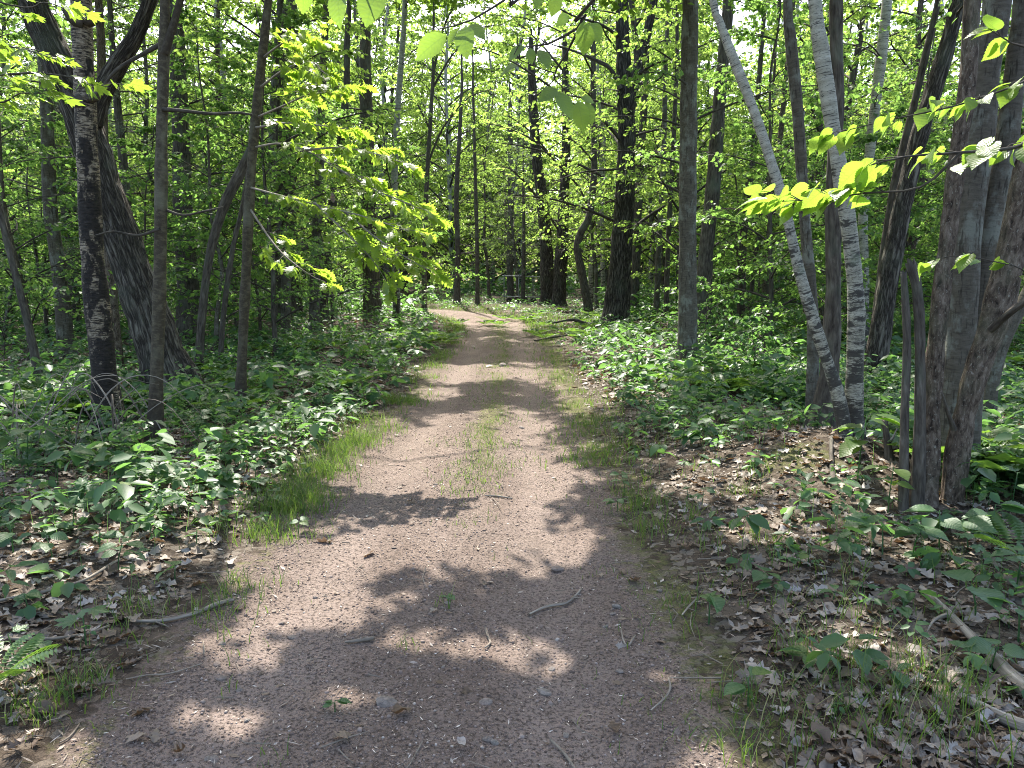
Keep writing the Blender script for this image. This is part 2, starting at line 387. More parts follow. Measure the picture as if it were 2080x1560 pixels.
def bark(name, kind):
    b = MatB(name); bk = b.attr('bk'); hz = b.n('SeparateXYZ', {0: bk}).outputs[2]
    if kind == 'furrow':
        n = b.noise(b.vscale(bk, (30, 30, 3.0)), 1.0, 4, .6, .3); n2 = b.noise(b.vscale(bk, (3, 3, 2)), 1, 3); n3 = b.noise(b.vscale(bk, (90, 90, 40)), 1, 2)
        rid = b.math('ABSOLUTE', b.math('SUBTRACT', n, .5))
        h = b.math('MINIMUM', b.math('MULTIPLY', rid, 6.0), 1.0)
        col = b.ramp(h, [(0, (.016, .013, .011)), (.4, (.062, .053, .043)), (1, (.145, .130, .108))])
        col = b.mix(b.ramp(n2, [(.52, 0.0), (.70, .4)]), col, (.10, .115, .085))
        h = b.math('ADD', h, b.math('MULTIPLY', n3, .35)); return b.done(b.bsdf(col, .92, .15, b.bump(h, .9, .02)))
    if kind == 'dark':
        n = b.noise(b.vscale(bk, (40, 40, 7)), 1.0, 4, .6, .3); n2 = b.noise(b.vscale(bk, (4, 4, 2.5)), 1, 3)
        col = b.ramp(n, [(.30, (.028, .022, .018)), (.55, (.085, .073, .059)), (.75, (.145, .130, .108))])
        col = b.mix(b.ramp(n2, [(.52, 0.0), (.7, .5)]), col, (.12, .14, .10))
        return b.done(b.bsdf(col, .92, .15, b.bump(n, .8, .015)))
    if kind == 'grey':
        n = b.noise(b.vscale(bk, (16, 16, 52)), 1.0, 5, .7); n2 = b.noise(b.vscale(bk, (9, 9, 5)), 1, 5, .65); n3 = b.noise(b.vscale(bk, (60, 60, 60)), 1, 3)
        n4 = b.noise(b.vscale(bk, (36, 36, 9)), 1, 3)
        col = b.ramp(n, [(.25, (.034, .028, .021)), (.45, (.076, .066, .050)), (.75, (.118, .104, .083))])
        col = b.mix(b.ramp(n2, [(.50, 0.0), (.62, .6)]), col, (.20, .21, .175))
        col = b.mix(b.ramp(n3, [(.6, 0.0), (.72, .5)]), col, (.055, .05, .036))
        col = b.mix(b.ramp(b.noise(b.vscale(bk, (55, 55, 7)), 1, 3, .6), [(.34, .8), (.44, 0.0)]), col, (.026, .022, .016))
        h = b.math('ADD', n, b.math('MULTIPLY', n4, .8)); return b.done(b.bsdf(col, .85, .2, b.bump(h, .7, .008)))
    if kind == 'sapling':
        n = b.noise(b.vscale(bk, (16, 16, 40)), 1.0, 5, .7); n2 = b.noise(b.vscale(bk, (10, 10, 4)), 1, 3); n3 = b.noise(b.vscale(bk, (70, 70, 25)), 1, 3)
        low = b.math('SUBTRACT', 1.0, b.n('MapRange', {0: hz, 1: .3, 2: 1.1}).outputs[0])
        n5 = b.noise(b.vscale(bk, (26, 26, 30)), 1, 4, .7)
        col = b.ramp(n, [(.28, (.045, .036, .023)), (.5, (.088, .073, .048)), (.75, (.125, .106, .073))]); col = b.mix(b.ramp(n5, [(.46, .7), (.58, 0.0)]), col, (.036, .029, .020))
        col = b.mix(b.ramp(n2, [(.5, 0.0), (.65, .5)]), col, (.15, .145, .10))
        col = b.mix(b.math('MULTIPLY', low, b.ramp(n3, [(.3, 1.0), (.6, .45)])), col, (.035, .026, .019))
        return b.done(b.bsdf(col, .85, .2, b.bump(b.math('ADD', n, n3), .6, .008)))
    if kind == 'birch':
        n = b.noise(b.vscale(bk, (9, 9, 95)), 1.0, 2, .5); n2 = b.noise(b.vscale(bk, (8, 8, 17)), 1, 5, .7); n3 = b.noise(b.vscale(bk, (5, 5, 26)), 1, 3); n4 = b.noise(b.vscale(bk, (60, 60, 130)), 1, 4, .7)
        low = b.n('MapRange', {0: hz, 1: .2, 2: 2.6, 3: .17, 4: 0.0}).outputs[0]
        col = b.ramp(n3, [(.3, (.22, .21, .16)), (.6, (.355, .342, .28)), (.8, (.46, .445, .38))])
        col = b.mix(b.ramp(b.math('ADD', n4, b.math('MULTIPLY', low, .5)), [(.52, 0.0), (.66, .8)]), col, (.085, .078, .064))
        col = b.mix(b.ramp(n, [(.60, 0.0), (.64, .9)]), col, (.035, .030, .027))
        pat = b.math('ADD', n2, low)
        col = b.mix(b.ramp(pat, [(.61, 0.0), (.65, .92)]), col, (.030, .027, .024))
        col = b.mix(b.ramp(b.math('ADD', b.noise(b.vscale(bk, (8, 8, 6)), 1, 3), b.math('MULTIPLY', low, .4)), [(.62, 0.0), (.74, .4)]), col, (.16, .19, .13))
        return b.done(b.bsdf(col, .7, .3, b.bump(b.math('SUBTRACT', n3, b.math('MULTIPLY', n, .6)), .5, .006)))
    if kind == 'scorched':
        n = b.noise(b.vscale(bk, (16, 16, 75)), 1.0, 4, .7); n2 = b.noise(b.vscale(bk, (9, 9, 4.2)), 1, 4, .65); n3 = b.noise(b.vscale(bk, (34, 34, 60)), 1, 3, .6)
        pale = b.ramp(n3, [(.3, (.10, .078, .052)), (.5, (.235, .190, .135)), (.75, (.33, .28, .21))])
        col = b.mix(b.ramp(n, [(.44, 1.0), (.53, 0.0)]), pale, (.022, .017, .014))
        hi = b.n('MapRange', {0: hz, 1: .4, 2: 4.6, 3: .30, 4: -.12}).outputs[0]
        ch = b.math('ADD', b.math('ADD', b.math('MULTIPLY_ADD', n2, 2.0, -.5), hi), b.math('MULTIPLY', b.math('SUBTRACT', n, .5), .35))
        char = b.ramp(n3, [(.3, (.008, .007, .006)), (.65, (.030, .024, .020)), (.82, (.10, .085, .065))])
        col = b.mix(b.ramp(ch, [(.56, 0.0), (.66, 1.0)]), col, char)
        return b.done(b.bsdf(col, .8, .25, b.bump(b.math('ADD', n, n3), .9, .012)))
    if kind == 'brown':
        n = b.noise(b.vscale(bk, (52, 52, 14)), 1.0, 5, .7, .4); n2 = b.noise(b.vscale(bk, (120, 120, 60)), 1, 2); n3 = b.noise(b.vscale(bk, (6, 6, 3)), 1, 3)
        col = b.ramp(n, [(.32, (.014, .010, .008)), (.48, (.075, .056, .041)), (.68, (.175, .140, .108))])
        col = b.mix(b.ramp(n2, [(.62, 0.0), (.70, .6)]), col, (.25, .235, .195))
        col = b.mix(b.ramp(n3, [(.5, 0.0), (.72, .5)]), col, (.11, .12, .075))
        return b.done(b.bsdf(col, .9, .15, b.bump(b.math('ADD', n, b.math('MULTIPLY', n2, .4)), .9, .010)))
    if kind == 'deadwood':
        n = b.noise(b.vscale(bk, (60, 60, 5)), 1.0, 4, .6); n2 = b.noise(b.vscale(bk, (6, 6, 5)), 1, 3)
        col = b.ramp(n, [(.3, (.07, .058, .045)), (.5, (.21, .18, .145)), (.75, (.36, .325, .275))])
        col = b.mix(b.ramp(n2, [(.52, 0.0), (.66, .7)]), col, (.09, .065, .045))
        return b.done(b.bsdf(col, .85, .2, b.bump(n, .7, .008)))
    if kind == 'twig':
        n = b.noise(b.vscale(bk, (30, 30, 18)), 1.0, 3, .6); oi = b.n('ObjectInfo').outputs['Random']
        col = b.mix(oi, b.ramp(n, [(.3, (.05, .038, .028)), (.7, (.14, .11, .085))]), b.ramp(n, [(.3, (.10, .082, .065)), (.7, (.30, .26, .21))]))
        return b.done(b.bsdf(col, .85, .2, b.bump(n, .5, .004)))
    if kind == 'branch':
        n = b.noise(b.vscale(bk, (30, 30, 20)), 1.0, 2, .6)
        return b.done(b.bsdf(b.ramp(n, [(.3, (.028, .023, .018)), (.7, (.085, .074, .058))]), .88, .2))
for k in ('furrow', 'dark', 'grey', 'sapling', 'birch', 'scorched', 'brown', 'deadwood', 'twig', 'branch'):
    M[k] = bark('bark_' + k, k)

def ground_mat():
    b = MatB('forest_soil'); pos = b.n('NewGeometry').outputs['Position']
    tr = b.attr('trail', True); mo = b.attr('moss', True); li = b.attr('litter', True)
    big = b.noise(pos, 1.3, 4, .6); mid = b.noise(pos, 9, 4, .65); fine = b.noise(pos, 70, 4, .7); vfine = b.noise(pos, 230, 2, .6)
    soil = b.ramp(mid, [(.25, (.100, .075, .061)), (.5, (.142, .108, .089)), (.75, (.190, .148, .124))])
    soil = b.mix(b.ramp(big, [(.40, 0.0), (.66, .6)]), soil, (.140, .102, .082))
    trk = b.noise(b.vscale(pos, (2.6, .55, 1)), 1.0, 4, .6)
    soil = b.mix(b.ramp(trk, [(.42, 0.0), (.62, .55)]), soil, (.205, .158, .133))
    trm = b.n('MapRange', {0: b.math('ABSOLUTE', b.math('ADD', li, .42)), 1: .05, 2: .30, 3: .55, 4: 0.0}).outputs[0]
    soil = b.mix(b.math('MULTIPLY', trm, b.ramp(big, [(.3, .3), (.6, 1.0)])), soil, (.235, .185, .158))
    soil = b.mix(b.ramp(fine, [(.38, .9), (.53, 0.0)]), soil, (.044, .033, .026))
    soil = b.mix(b.ramp(vfine, [(.60, 0.0), (.74, .55)]), soil, (.34, .28, .235))
    wob = b.n('VectorMath', {0: pos, 1: b.vscale(b.n('TexNoise', {'Vector': pos, 'Scale': 14.0, 'Detail': 3.0}).outputs['Color'], (.16, .16, .16))}, operation='ADD').outputs[0]
    vor = b.n('TexVoronoi', {'Vector': wob, 'Scale': 17.0, 'Randomness': 1.0})
    vd = b.n('TexVoronoi', {'Vector': wob, 'Scale': 17.0, 'Randomness': 1.0}, feature='DISTANCE_TO_EDGE').outputs['Distance']
    vr = b.n('SeparateColor', {0: vor.outputs['Color']}).outputs[0]
    duff = b.ramp(vr, [(0, (.038, .029, .021)), (.4, (.080, .062, .046)), (.75, (.130, .106, .082)), (1, (.19, .165, .135))])
    duff = b.mix(b.ramp(vd, [(.0, .85), (.10, 0.0)]), duff, (.022, .015, .010))
    duff = b.mix(b.math('MULTIPLY', fine, .5), duff, (.05, .035, .024))
    moss = b.ramp(fine, [(.3, (.050, .056, .018)), (.55, (.105, .108, .036)), (.75, (.16, .15, .065))])
    edge = b.math('ADD', tr, b.math('MULTIPLY', b.math('SUBTRACT', b.noise(pos, 5, 5, .7), .5), 1.6))
    col = b.mix(b.ramp(edge, [(.42, 0.0), (.58, 1.0)]), duff, soil)
    mm = b.math('ADD', mo, b.math('MULTIPLY', b.math('SUBTRACT', b.noise(pos, 17, 4, .7), .5), 1.3))
    col = b.mix(b.ramp(mm, [(.42, 0.0), (.72, .85)]), col, moss)
    h = b.math('ADD', b.math('MULTIPLY', fine, .7), b.math('ADD', b.math('MULTIPLY', mid, .8), b.math('MULTIPLY', vfine, .35)))
    hl = b.math('ADD', h, b.math('MULTIPLY', b.math('MULTIPLY', vr, 1.2), b.math('SUBTRACT', 1.0, tr)))
    return b.done(b.bsdf(col, .95, .12, b.bump(hl, .85, .018)))
M['ground'] = ground_mat()

def rock_mat():
    b = MatB('field_stone'); oc = b.n('TexCoord').outputs['Object']; oi = b.n('ObjectInfo').outputs['Random']
    n = b.noise(oc, 4, 4, .6); n2 = b.noise(oc, 22, 3)
    col = b.mix(oi, b.ramp(n, [(.3, (.10, .075, .062)), (.7, (.20, .155, .13))]), b.ramp(n, [(.3, (.11, .095, .082)), (.7, (.23, .205, .18))]))
    return b.done(b.bsdf(col, .85, .25, b.bump(n2, .5, .01)))
M['rock'] = rock_mat()
def clod_mat():
    b = MatB('gravel_grain'); r = b.n('NewGeometry').outputs['Random Per Island']
    return b.done(b.bsdf(b.ramp(r, [(0, (.085, .062, .050)), (.3, (.140, .104, .084)), (.85, (.21, .160, .134)), (.97, (.26, .21, .18)), (1, (.36, .32, .28))]), .9, .15))
M['gravel'] = clod_mat()
def chip_mat():
    b = MatB('pale_chip'); r = b.n('NewGeometry').outputs['Random Per Island']
    return b.done(b.bsdf(b.ramp(r, [(0, (.20, .15, .11)), (.5, (.36, .30, .24)), (1, (.55, .50, .44))]), .8, .2))
M['chip'] = chip_mat()
def simple(name, col, rough=.5, metal=0.0):
    b = MatB(name); oc = b.n('TexCoord').outputs['Object']; n = b.noise(oc, 30, 3)
    c = b.mix(b.math('MULTIPLY', n, .5), col, tuple(x * .5 for x in col)); p = b.n('BsdfPrincipled', {'Base Color': c, 'Roughness': rough, 'Metallic': metal})
    return b.done(p.outputs[0])
M['pipe'] = simple('galvanised_pipe', (.22, .23, .22), .45, .6)
M['log_end'] = simple('log_end_grain', (.035, .024, .018), .9)

# ------------------------------------------------------------------ ground spots kept sunlit: overhead leaves that would shade them are left out
def ell(cx, cy, rx, ry):
    x, y = gp(cx, cy); xa, _ = gp(cx - rx, cy); xb, _ = gp(cx + rx, cy); _, ya = gp(cx, cy + ry); _, yb = gp(cx, cy - ry)
    return (x, (ya + yb) / 2, (xb - xa) / 2, (yb - ya) / 2)
GAPS = [ell(*e) for e in ((1000, 632, 110, 6), (1090, 648, 70, 5), 
    (690, 1230, 200, 55), (520, 1285, 130, 45), (1040, 1300, 90, 35), (870, 1290, 70, 25), (560, 1150, 70, 26), (660, 1060, 130, 40),
    (960, 1010, 150, 40), (1010, 900, 130, 75), (1080, 960, 80, 45), (900, 880, 70, 45), (1075, 1110, 50, 30), (1160, 1075, 40, 22), (1060, 752, 70, 9),
    (890, 790, 40, 10), (1190, 800, 60, 40), (1280, 790, 80, 40), (700, 905, 80, 60), (620, 990, 90, 40), (470, 1070, 120, 55), (330, 1040, 80, 40),
    (200, 1120, 150, 45), (90, 1190, 90, 30), (300, 1130, 60, 30), (1470, 1000, 90, 40), (1240, 700, 120, 20), (1330, 740, 90, 30), (140, 1520, 70, 30), (700, 1410, 60, 18), (480, 1420, 50, 18),
    (1420, 1530, 80, 24), (1540, 1100, 70, 25), (820, 700, 70, 14), (1480, 780, 80, 20), (1150, 660, 60, 8), (1100, 635, 120, 7), (880, 640, 50, 8), (560, 880, 40, 15), (1700, 1330, 50, 20), (1940, 1150, 60, 20), (2030, 1000, 60, 30))]
# places above ground kept in the sun the same way: (point, radius)
SPOTS = [(at(740, 380, 6.9), 1.1), (at(680, 230, 7.2), 1.0), (at(830, 500, 6.4), .9), (at(630, 330, 7.4), .9), (at(1850, 350, 2.2), .6), (at(2010, 320, 2.2), .5), (at(1640, 420, 2.3), .5), (at(1850, 230, 2.8), .5), (at(700, 120, 7.6), .8), (at(20, 130, 4.5), .6),
         (at(90, 130, 4.4), .6), (at(230, 180, 4.4), .3), (at(700, 20, 1.5), .3), (at(1750, 940, 5.1), .55), (at(1735, 300, 6.4), .3), (at(920, 490, 14), 1.0), (at(560, 150, 7.6), .8)]
def sunlit(P, soft=.12):
    """True for points whose shadow would fall into one of the gaps"""
    k = P[:, 2] / TO_SUN[2]; g = P[:, :2] - TO_SUN[None, :2] * k[:, None]
    n = 1.1 * (noise2(g[:, 0] * 3.0, g[:, 1] * 3.0, 41) - .5) + 1.3 * (noise2(g[:, 0] * 8, g[:, 1] * 8, 42) - .5) + .5 * (noise2(g[:, 0] * 40, g[:, 1] * 40, 43) - .5)
    e = np.full(len(P), 9.0)
    for x, y, rx, ry in GAPS:
        e = np.minimum(e, ((g[:, 0] - x) / (rx * 1.0 + soft)) ** 2 + ((g[:, 1] - y) / (ry * 1.05 + soft)) ** 2)
    pr = np.clip((1.5 + n - e) / .8, 0, .985); fl = noise2(g[:, 0] * 2.6 + 3, g[:, 1] * 2.2, 47); pr = np.maximum(pr, .9 * sstep(.66, .74, fl))
    m = _h(np.arange(len(P)), np.floor(P[:, 0] * 50), np.floor(P[:, 1] * 50), 9) < pr
    if len(P) < 40: m = pr > .6
    for S, r in SPOTS:
        d = P - S[None]; along = d @ TO_SUN; perp = np.linalg.norm(d - along[:, None] * TO_SUN[None], axis=1)
        m |= (along > r * .8) & (perp < r)
    return m

# ------------------------------------------------------------------ ground
ys = np.concatenate([np.linspace(-14, .8, 24), np.geomspace(1.0, 140, 560)])
s = np.linspace(-1, 1, 301); s = np.sign(s) * np.abs(s) ** 1.7
W = 7 + 1.15 * np.abs(ys)
X = s[None, :] * W[:, None] + np.where(np.abs(s) < .6, 1, .3)[None, :] * (-.35); Yg = np.repeat(ys[:, None], len(s), 1)
Z = gz(X, Yg)
td = trail_d(X, Yg)
trail_m = (1 - sstep(-.22, .42, td)) * (1 - sstep(36.4, 37.4, Yg))
dc = X - trail_c(np.minimum(Yg, 38))
moss = np.maximum.reduce([
    .58 * np.exp(-((td - .15) / .30) ** 2) * (dc > 0) * (.5 + noise2(X * 1.7, Yg * 1.1, 21)),
    .42 * np.exp(-((td - .05) / .18) ** 2) * (dc < 0) * (.6 + noise2(X * 1.7, Yg * 1.1, 22)),
    .80 * np.exp(-((dc - .08) / .24) ** 2) * sstep(4.2, 6.5, Yg) * (.30 + noise2(X * 1.9, Yg * .8, 23)),
    .75 * np.exp(-((X - 2.15) / .40) ** 2 - ((Yg - 5.4) / .40) ** 2),
    .55 * sstep(20, 27, Yg) * np.exp(-np.maximum(td, 0) / 2.5) * (td > -.25) * (.6 + .5 * noise2(X, Yg, 24))])
r_, c_ = X.shape
idx = np.arange(r_ * c_).reshape(r_, c_)
quads = np.stack([idx[:-1, :-1], idx[:-1, 1:], idx[1:, 1:], idx[1:, :-1]], -1).reshape(-1, 4)
fm = td.ravel()[quads].mean(1) < .0
fm &= Yg.ravel()[quads].mean(1) < 37.5
V = np.stack([X.ravel(), Yg.ravel(), Z.ravel()], 1)
def sub(faces, name, kind_label):
    u, inv = np.unique(faces, return_inverse=True)
    me = mesh_np(name, V[u], [inv.reshape(-1, 4)], M['ground'], {'trail': trail_m.ravel()[u], 'moss': moss.ravel()[u], 'litter': td.ravel()[u]}, True)
    o = obj(name, me); o['kind'] = 'structure'; o['label'] = kind_label; return o
sub(quads[fm], 'trail', 'reddish dirt and fine gravel woodland trail curving away')
sub(quads[~fm], 'ground', 'leaf strewn forest ground either side of the trail')

# ------------------------------------------------------------------ limbs
class Leafs:
    def __init__(s): s.p, s.d, s.n, s.s = [], [], [], []
    def add(s, p, d, n, z): s.p.append(p); s.d.append(d); s.n.append(n); s.s.append(z)
    def cat(s): return (np.concatenate(s.p), np.concatenate(s.d), np.concatenate(s.n), np.concatenate(s.s)) if s.p else None

def limb(bag, lf, p0, az, length, elev, r0, r, leaf, n_twig=8, n_leaf=9, droop=.5, start=.25, sides=5, twig_r=.004, flat=.55):
    n = 7; t = np.linspace(0, 1, n)
    e = elev - droop * t; a = az + np.cumsum(r.standard_normal(n) * .13)
    st = np.stack([np.cos(a) * np.cos(e), np.sin(a) * np.cos(e), np.sin(e)], 1) * (length / (n - 1))
    P = p0 + np.vstack([[0, 0, 0], np.cumsum(st[:-1], 0)])
    v, f, bk = tube(P, r0 * (1 - .8 * t), sides); bag.add(v, f, bk=bk)
    side = 1
    for q in np.linspace(start, 1, n_twig):
        i = min(int(q * (n - 1)), n - 2); fr = q * (n - 1) - i; b = P[i] + (P[i + 1] - P[i]) * fr; side = -side
        ta = a[i] + side * (.5 + .6 * r.random()) * (1 if q < .97 else 0); tl = length * (.18 + .22 * (1 - q) + .10 * r.random()); te = e[i] * .4 + .25 * r.standard_normal() - .05
        d = np.array([math.cos(ta) * math.cos(te), math.sin(ta) * math.cos(te), math.sin(te)])
        T = np.stack([b, b + d * tl * .55 + [0, 0, .02 * tl], b + d * tl - [0, 0, .12 * tl]])
        v, f, bk = tube(T, np.array([1, .7, .35]) * max(twig_r, r0 * .16), 3); bag.add(v, f, bk=bk)
        k = n_leaf; u = .15 + .9 * r.random(k); lp = b + (T[2] - b)[None] * u[:, None] + r.standard_normal((k, 3)) * np.array([.05, .05, .03]) * (tl + .25)
        laz = ta + np.where(np.arange(k) % 2, 1, -1) * (.3 + .9 * r.random(k))
        dd, nn = rand_orient(k, r, .38, .6, flat, laz, .5); lf.add(lp, dd, nn, leaf * (.65 + .6 * r.random(k)))
    return P

def spray(bag, out, pts, r0, r, start=.35, n_twig=9, n_leaf=5, size=.12, twig=.28, droop=.3, sides=6, az_bias=None):
    P, R = resample(np.array(pts), np.linspace(r0, r0 * .25, len(pts)), .06); v, f, bk = tube(P, R, sides); bag.add(v, f, bk=bk); side = 1; n = len(P)
    for q in np.linspace(start, 1, n_twig):
        i = min(int(q * (n - 1)), n - 2); T = unit(P[i + 1] - P[i]); side = -side; lat = unit(np.cross(T, [0, 0, 1.0])) * side; d = unit(T * .75 + lat * (.75 if q < .97 else .1) + [0, 0, .12 * r.standard_normal() + .04]); L = twig * (.6 + .7 * r.random())
        e = P[i] + d * L; v, f, bk = tube(np.stack([P[i], P[i] + d * L * .5 + [0, 0, .01], e - [0, 0, .06 * L]]), np.array([1, .7, .4]) * max(.0018, r0 * .22), 4); bag.add(v, f, bk=bk)
        for k in range(n_leaf):
            u = .35 + .65 * (k + r.random()) / n_leaf; p = P[i] + d * L * u; sd = 1 if k % 2 else -1; lv = unit(d + lat * sd * (.3 + .8 * r.random()) * .9 + [0, 0, -droop * (.3 + r.random())] + r.standard_normal(3) * .15)
            out.append((p + r.standard_normal(3) * .01, lv, np.array([.45 * r.standard_normal(), .55 + .45 * r.standard_normal(), 1.0]), size * (.65 + .55 * r.random())))

def leaf_mesh(lf, name, tmpl, mat, origin=(0, 0, 0), cull=False, wid=None):
    p, d, n, z = lf.cat()
    if cull:
        k = ~sunlit(p); p, d, n, z = p[k], d[k], n[k], z[k]
        if not len(p): return None
    b = Bag(); place(b, tmpl, p, d, n, z, wid); return b.mesh(name, M[mat], origin)

# ------------------------------------------------------------------ the trees one can tell apart
HEROES = []                                                   # name, base xyz, top point, axis polyline, label noun
def trunk_line(Y, pts, wd, H=None, dY=0.0):
    P = np.array([at(px, py, Y + dY * i) for i, (px, py) in enumerate(pts)]); R = np.array(wd, float) / 2 * (Y / F_PX) / math.cos(PITCH)
    P[0, 2] = gz(P[0, 0], P[0, 1]) - .06
    if H and P[-1, 2] < H:
        d = unit(P[-1] - P[-2]); k = 4; top = []; p = P[-1].copy(); L = (H - p[2]) / k
        for i in range(k):
            d = unit(d * .75 + np.array([.05 * math.sin(i * 2.3 + Y), .05 * math.cos(i * 1.7 + Y), .55])); p = p + d * L / max(d[2], .5); top.append(p.copy())
        P = np.vstack([P, top]); R = np.concatenate([R, R[-1] * np.linspace(.9, .35, k)])
    return P, R

def stem_part(name, root, bark_name, P, R, sides=20, step=.06, rough=.08, furrow=0.0, flare=0.0, seed=1, broken=False, cap=True):
    v, f, bk = tube(P, R, sides, step, cap, rough, furrow, flare, seed, broken)
    b = Bag(); b.add(v, f, bk=bk); return obj(name, b.mesh(name, M[bark_name], root.location, True), root)

def hero(name, label, cat, bark_name, Y, pts, wd, H=11, furrow=0.0, flare=.5, group=None, sides=None, noun=None, forks=(), twigs=5, leaf=.082, hmin=1.8, hmax=7.0, mat='leaf_mid', tmpl=S6, seed=None, dY=0.0):
    seed = len(HEROES) + 3 if seed is None else seed
    P, R = trunk_line(Y, pts, wd, H, dY)
    root = empty(name, (P[0, 0], P[0, 1], P[0, 2] + .06)); tag(root, label, cat, group)
    near = Y < 12; sides = sides or (36 if Y < 8 else 24 if Y < 13 else 14)
    stem_part('trunk', root, bark_name, P, R, sides, .05 if near else .14, .10, furrow, flare, seed)
    for bn, nm, fp, fw, fY in forks:
        FP = np.array([at(px, py, fY) for px, py in fp]); FR = np.array(fw, float) / 2 * fY / F_PX
        stem_part(nm, root, bn, FP, FR, max(8, sides // 2), .06 if near else .14, .10, furrow * .6, 0, seed + 5)
    r = np.random.default_rng(seed * 17 + 5)
    if twigs:
        lf = Leafs()
        for i in range(twigs):
            bag = Bag(); h = hmin + (hmax - hmin) * r.random(); j = int(np.argmin(np.abs(P[:, 2] - h))); k = min(j + 1, len(P) - 1) if P[j, 2] < h else max(j - 1, 0)
            fr = (h - P[j, 2]) / (P[k, 2] - P[j, 2] + 1e-6); p0 = P[j] + (P[k] - P[j]) * np.clip(fr, 0, 1)
            az = r.random() * 6.283
            limb(bag, lf, p0, az, .9 + 1.7 * r.random(), .45 * r.random(), max(.008, R[j] * .16), r, leaf, 9, 12, .45)
            obj('branch', bag.mesh('branch', M['branch'], root.location, True), root)
        me = leaf_mesh(lf, 'leaves', tmpl, mat, root.location, cull=True)
        if me: obj('leaves', me, root)['kind'] = 'stuff'
    HEROES.append(dict(root=root, P=P, R=R, noun=noun or label, Y=Y, clumps=[]))
    return root

hero('birch_tree', 'scorched birch trunk with pale peeling bark above and black char below', 'tree', 'scorched', 6.8,
     [(222, 880), (206, 700), (191, 560), (179, 350), (172, 180), (165, 0)], [50, 47, 44, 40, 38, 36], 11, noun='the scorched birch', twigs=0, flare=.6)
root = HEROES[-1]['root']
for px, py, dx, ww in ((160, 205, -22, 26), (186, 195, 24, 24), (158, 40, -24, 28), (180, 38, 26, 30)):
    A, B_ = at(px, py, 6.72), at(px + dx, py - 8, 6.64)
    stem_part('branch_stub', root, 'dark', np.array([A, A * .5 + B_ * .5 + [0, 0, -.01], B_ + [0, 0, .03]]), np.array([ww, ww * .6, 8]) / 2 * 7.3 / F_PX, 10, .03, .15, seed=px, broken=True)
hero('leaning_tree', 'thick leaning tree with deeply furrowed grey bark behind the scorched birch', 'tree', 'furrow', 9.2,
     [(356, 800), (302, 640), (252, 500), (203, 350), (155, 210), (108, 100), (66, 0)], [98, 79, 69, 64, 62, 56, 50], 11, furrow=.018, flare=.45, noun='the leaning furrowed trunk', twigs=3, hmin=4.5, sides=64,
     forks=[('furrow', 'limb', [(186, 250), (212, 180), (240, 130), (272, 80), (294, 30), (312, -30), (330, -160)], [40, 36, 35, 30, 27, 25, 20], 9.12)])
hero('maple_sapling', 'straight slim brown trunk in front of the leaning furrowed tree', 'tree', 'sapling', 6.4,
     [(315, 905), (318, 780), (325, 550), (328, 300), (333, 100), (335, 0)], [30, 26, 23, 22, 21, 18], 9, noun='the straight slim brown trunk', twigs=0, flare=.6,
     forks=[('sapling', 'limb', [(334, 110), (346, 70), (358, 30), (370, -20), (380, -120)], [16, 15, 14, 13, 10], 6.38),
            ('branch', 'limb', [(330, 222), (380, 226), (430, 231), (480, 229), (512, 233)], [8, 7, 6, 5, 4], 6.36), ('branch', 'limb', [(322, 420), (370, 437), (420, 428), (452, 421)], [6, 5, 4, 3], 6.4),
            ('branch', 'limb', [(325, 465), (280, 478), (230, 470), (195, 478)], [6, 5, 4, 3], 6.3), ('branch', 'limb', [(335, 85), (290, 110), (240, 140), (205, 180)], [9, 8, 7, 5], 6.4)])
LICHEN = hero('oak_sapling', 'slender lichen mottled oak carrying sunlit lobed leaves over the trail edge', 'tree', 'sapling', 8.0,
     [(487, 860), (493, 700), (500, 550), (508, 380), (521, 220), (545, 0)], [21, 20, 19, 19, 18, 15], 8.5, noun='the slender oak with sunlit leaves', twigs=0, flare=.2, sides=20)
hero('broadleaf_tree', 'dark straight trunk rising behind the foot of the leaning tree', 'tree', 'dark', 16.0,
     [(388, 690), (380, 560), (372, 420), (368, 300), (362, 150), (355, 0)], [52, 40, 36, 32, 30, 28], 12, furrow=.012, noun='the dark trunk behind the leaning tree', twigs=6)
hero('dead_snag', 'bent dead snag curving up to the right behind the slender oak', 'dead tree', 'dark', 11.0,
     [(402, 765), (410, 650), (424, 530), (452, 425), (486, 355), (506, 300)], [17, 16, 16, 19, 21, 8], None, noun='the bent dead snag', twigs=0, sides=14)
hero('slim_tree', 'thin stem leaning right between the bent snag and the slender oak', 'tree', 'dark', 11.5,
     [(448, 790), (454, 640), (472, 510), (492, 420), (512, 300), (540, 100)], [11, 10, 10, 9, 8, 6], 7, twigs=3, noun='the thin leaning stem', sides=10)
hero('broadleaf_tree', 'grey straight trunk standing beyond the scorched birch on its outer side', 'tree', 'grey', 13.0,
     [(138, 745), (121, 560), (102, 420), (96, 250), (88, 100), (80, 0)], [30, 27, 25, 23, 22, 20], 11, twigs=6, noun='the grey trunk beyond the scorched birch')
hero('slim_tree', 'thin dark stem leaning outward at the edge of the photograph', 'tree', 'dark', 10.0,
     [(84, 795), (60, 670), (32, 560), (2, 440), (-30, 330), (-60, 200)], [15, 15, 13, 12, 11, 9], 8, twigs=4, noun='the outward leaning dark stem', sides=12)
hero('slim_tree', 'brown trunk hidden close behind the scorched birch', 'tree', 'brown', 11.5,
     [(238, 760), (226, 560), (214, 400), (208, 200), (204, 60)], [22, 21, 20, 17, 14], 10, twigs=3, noun='the trunk close behind the scorched birch', sides=14)
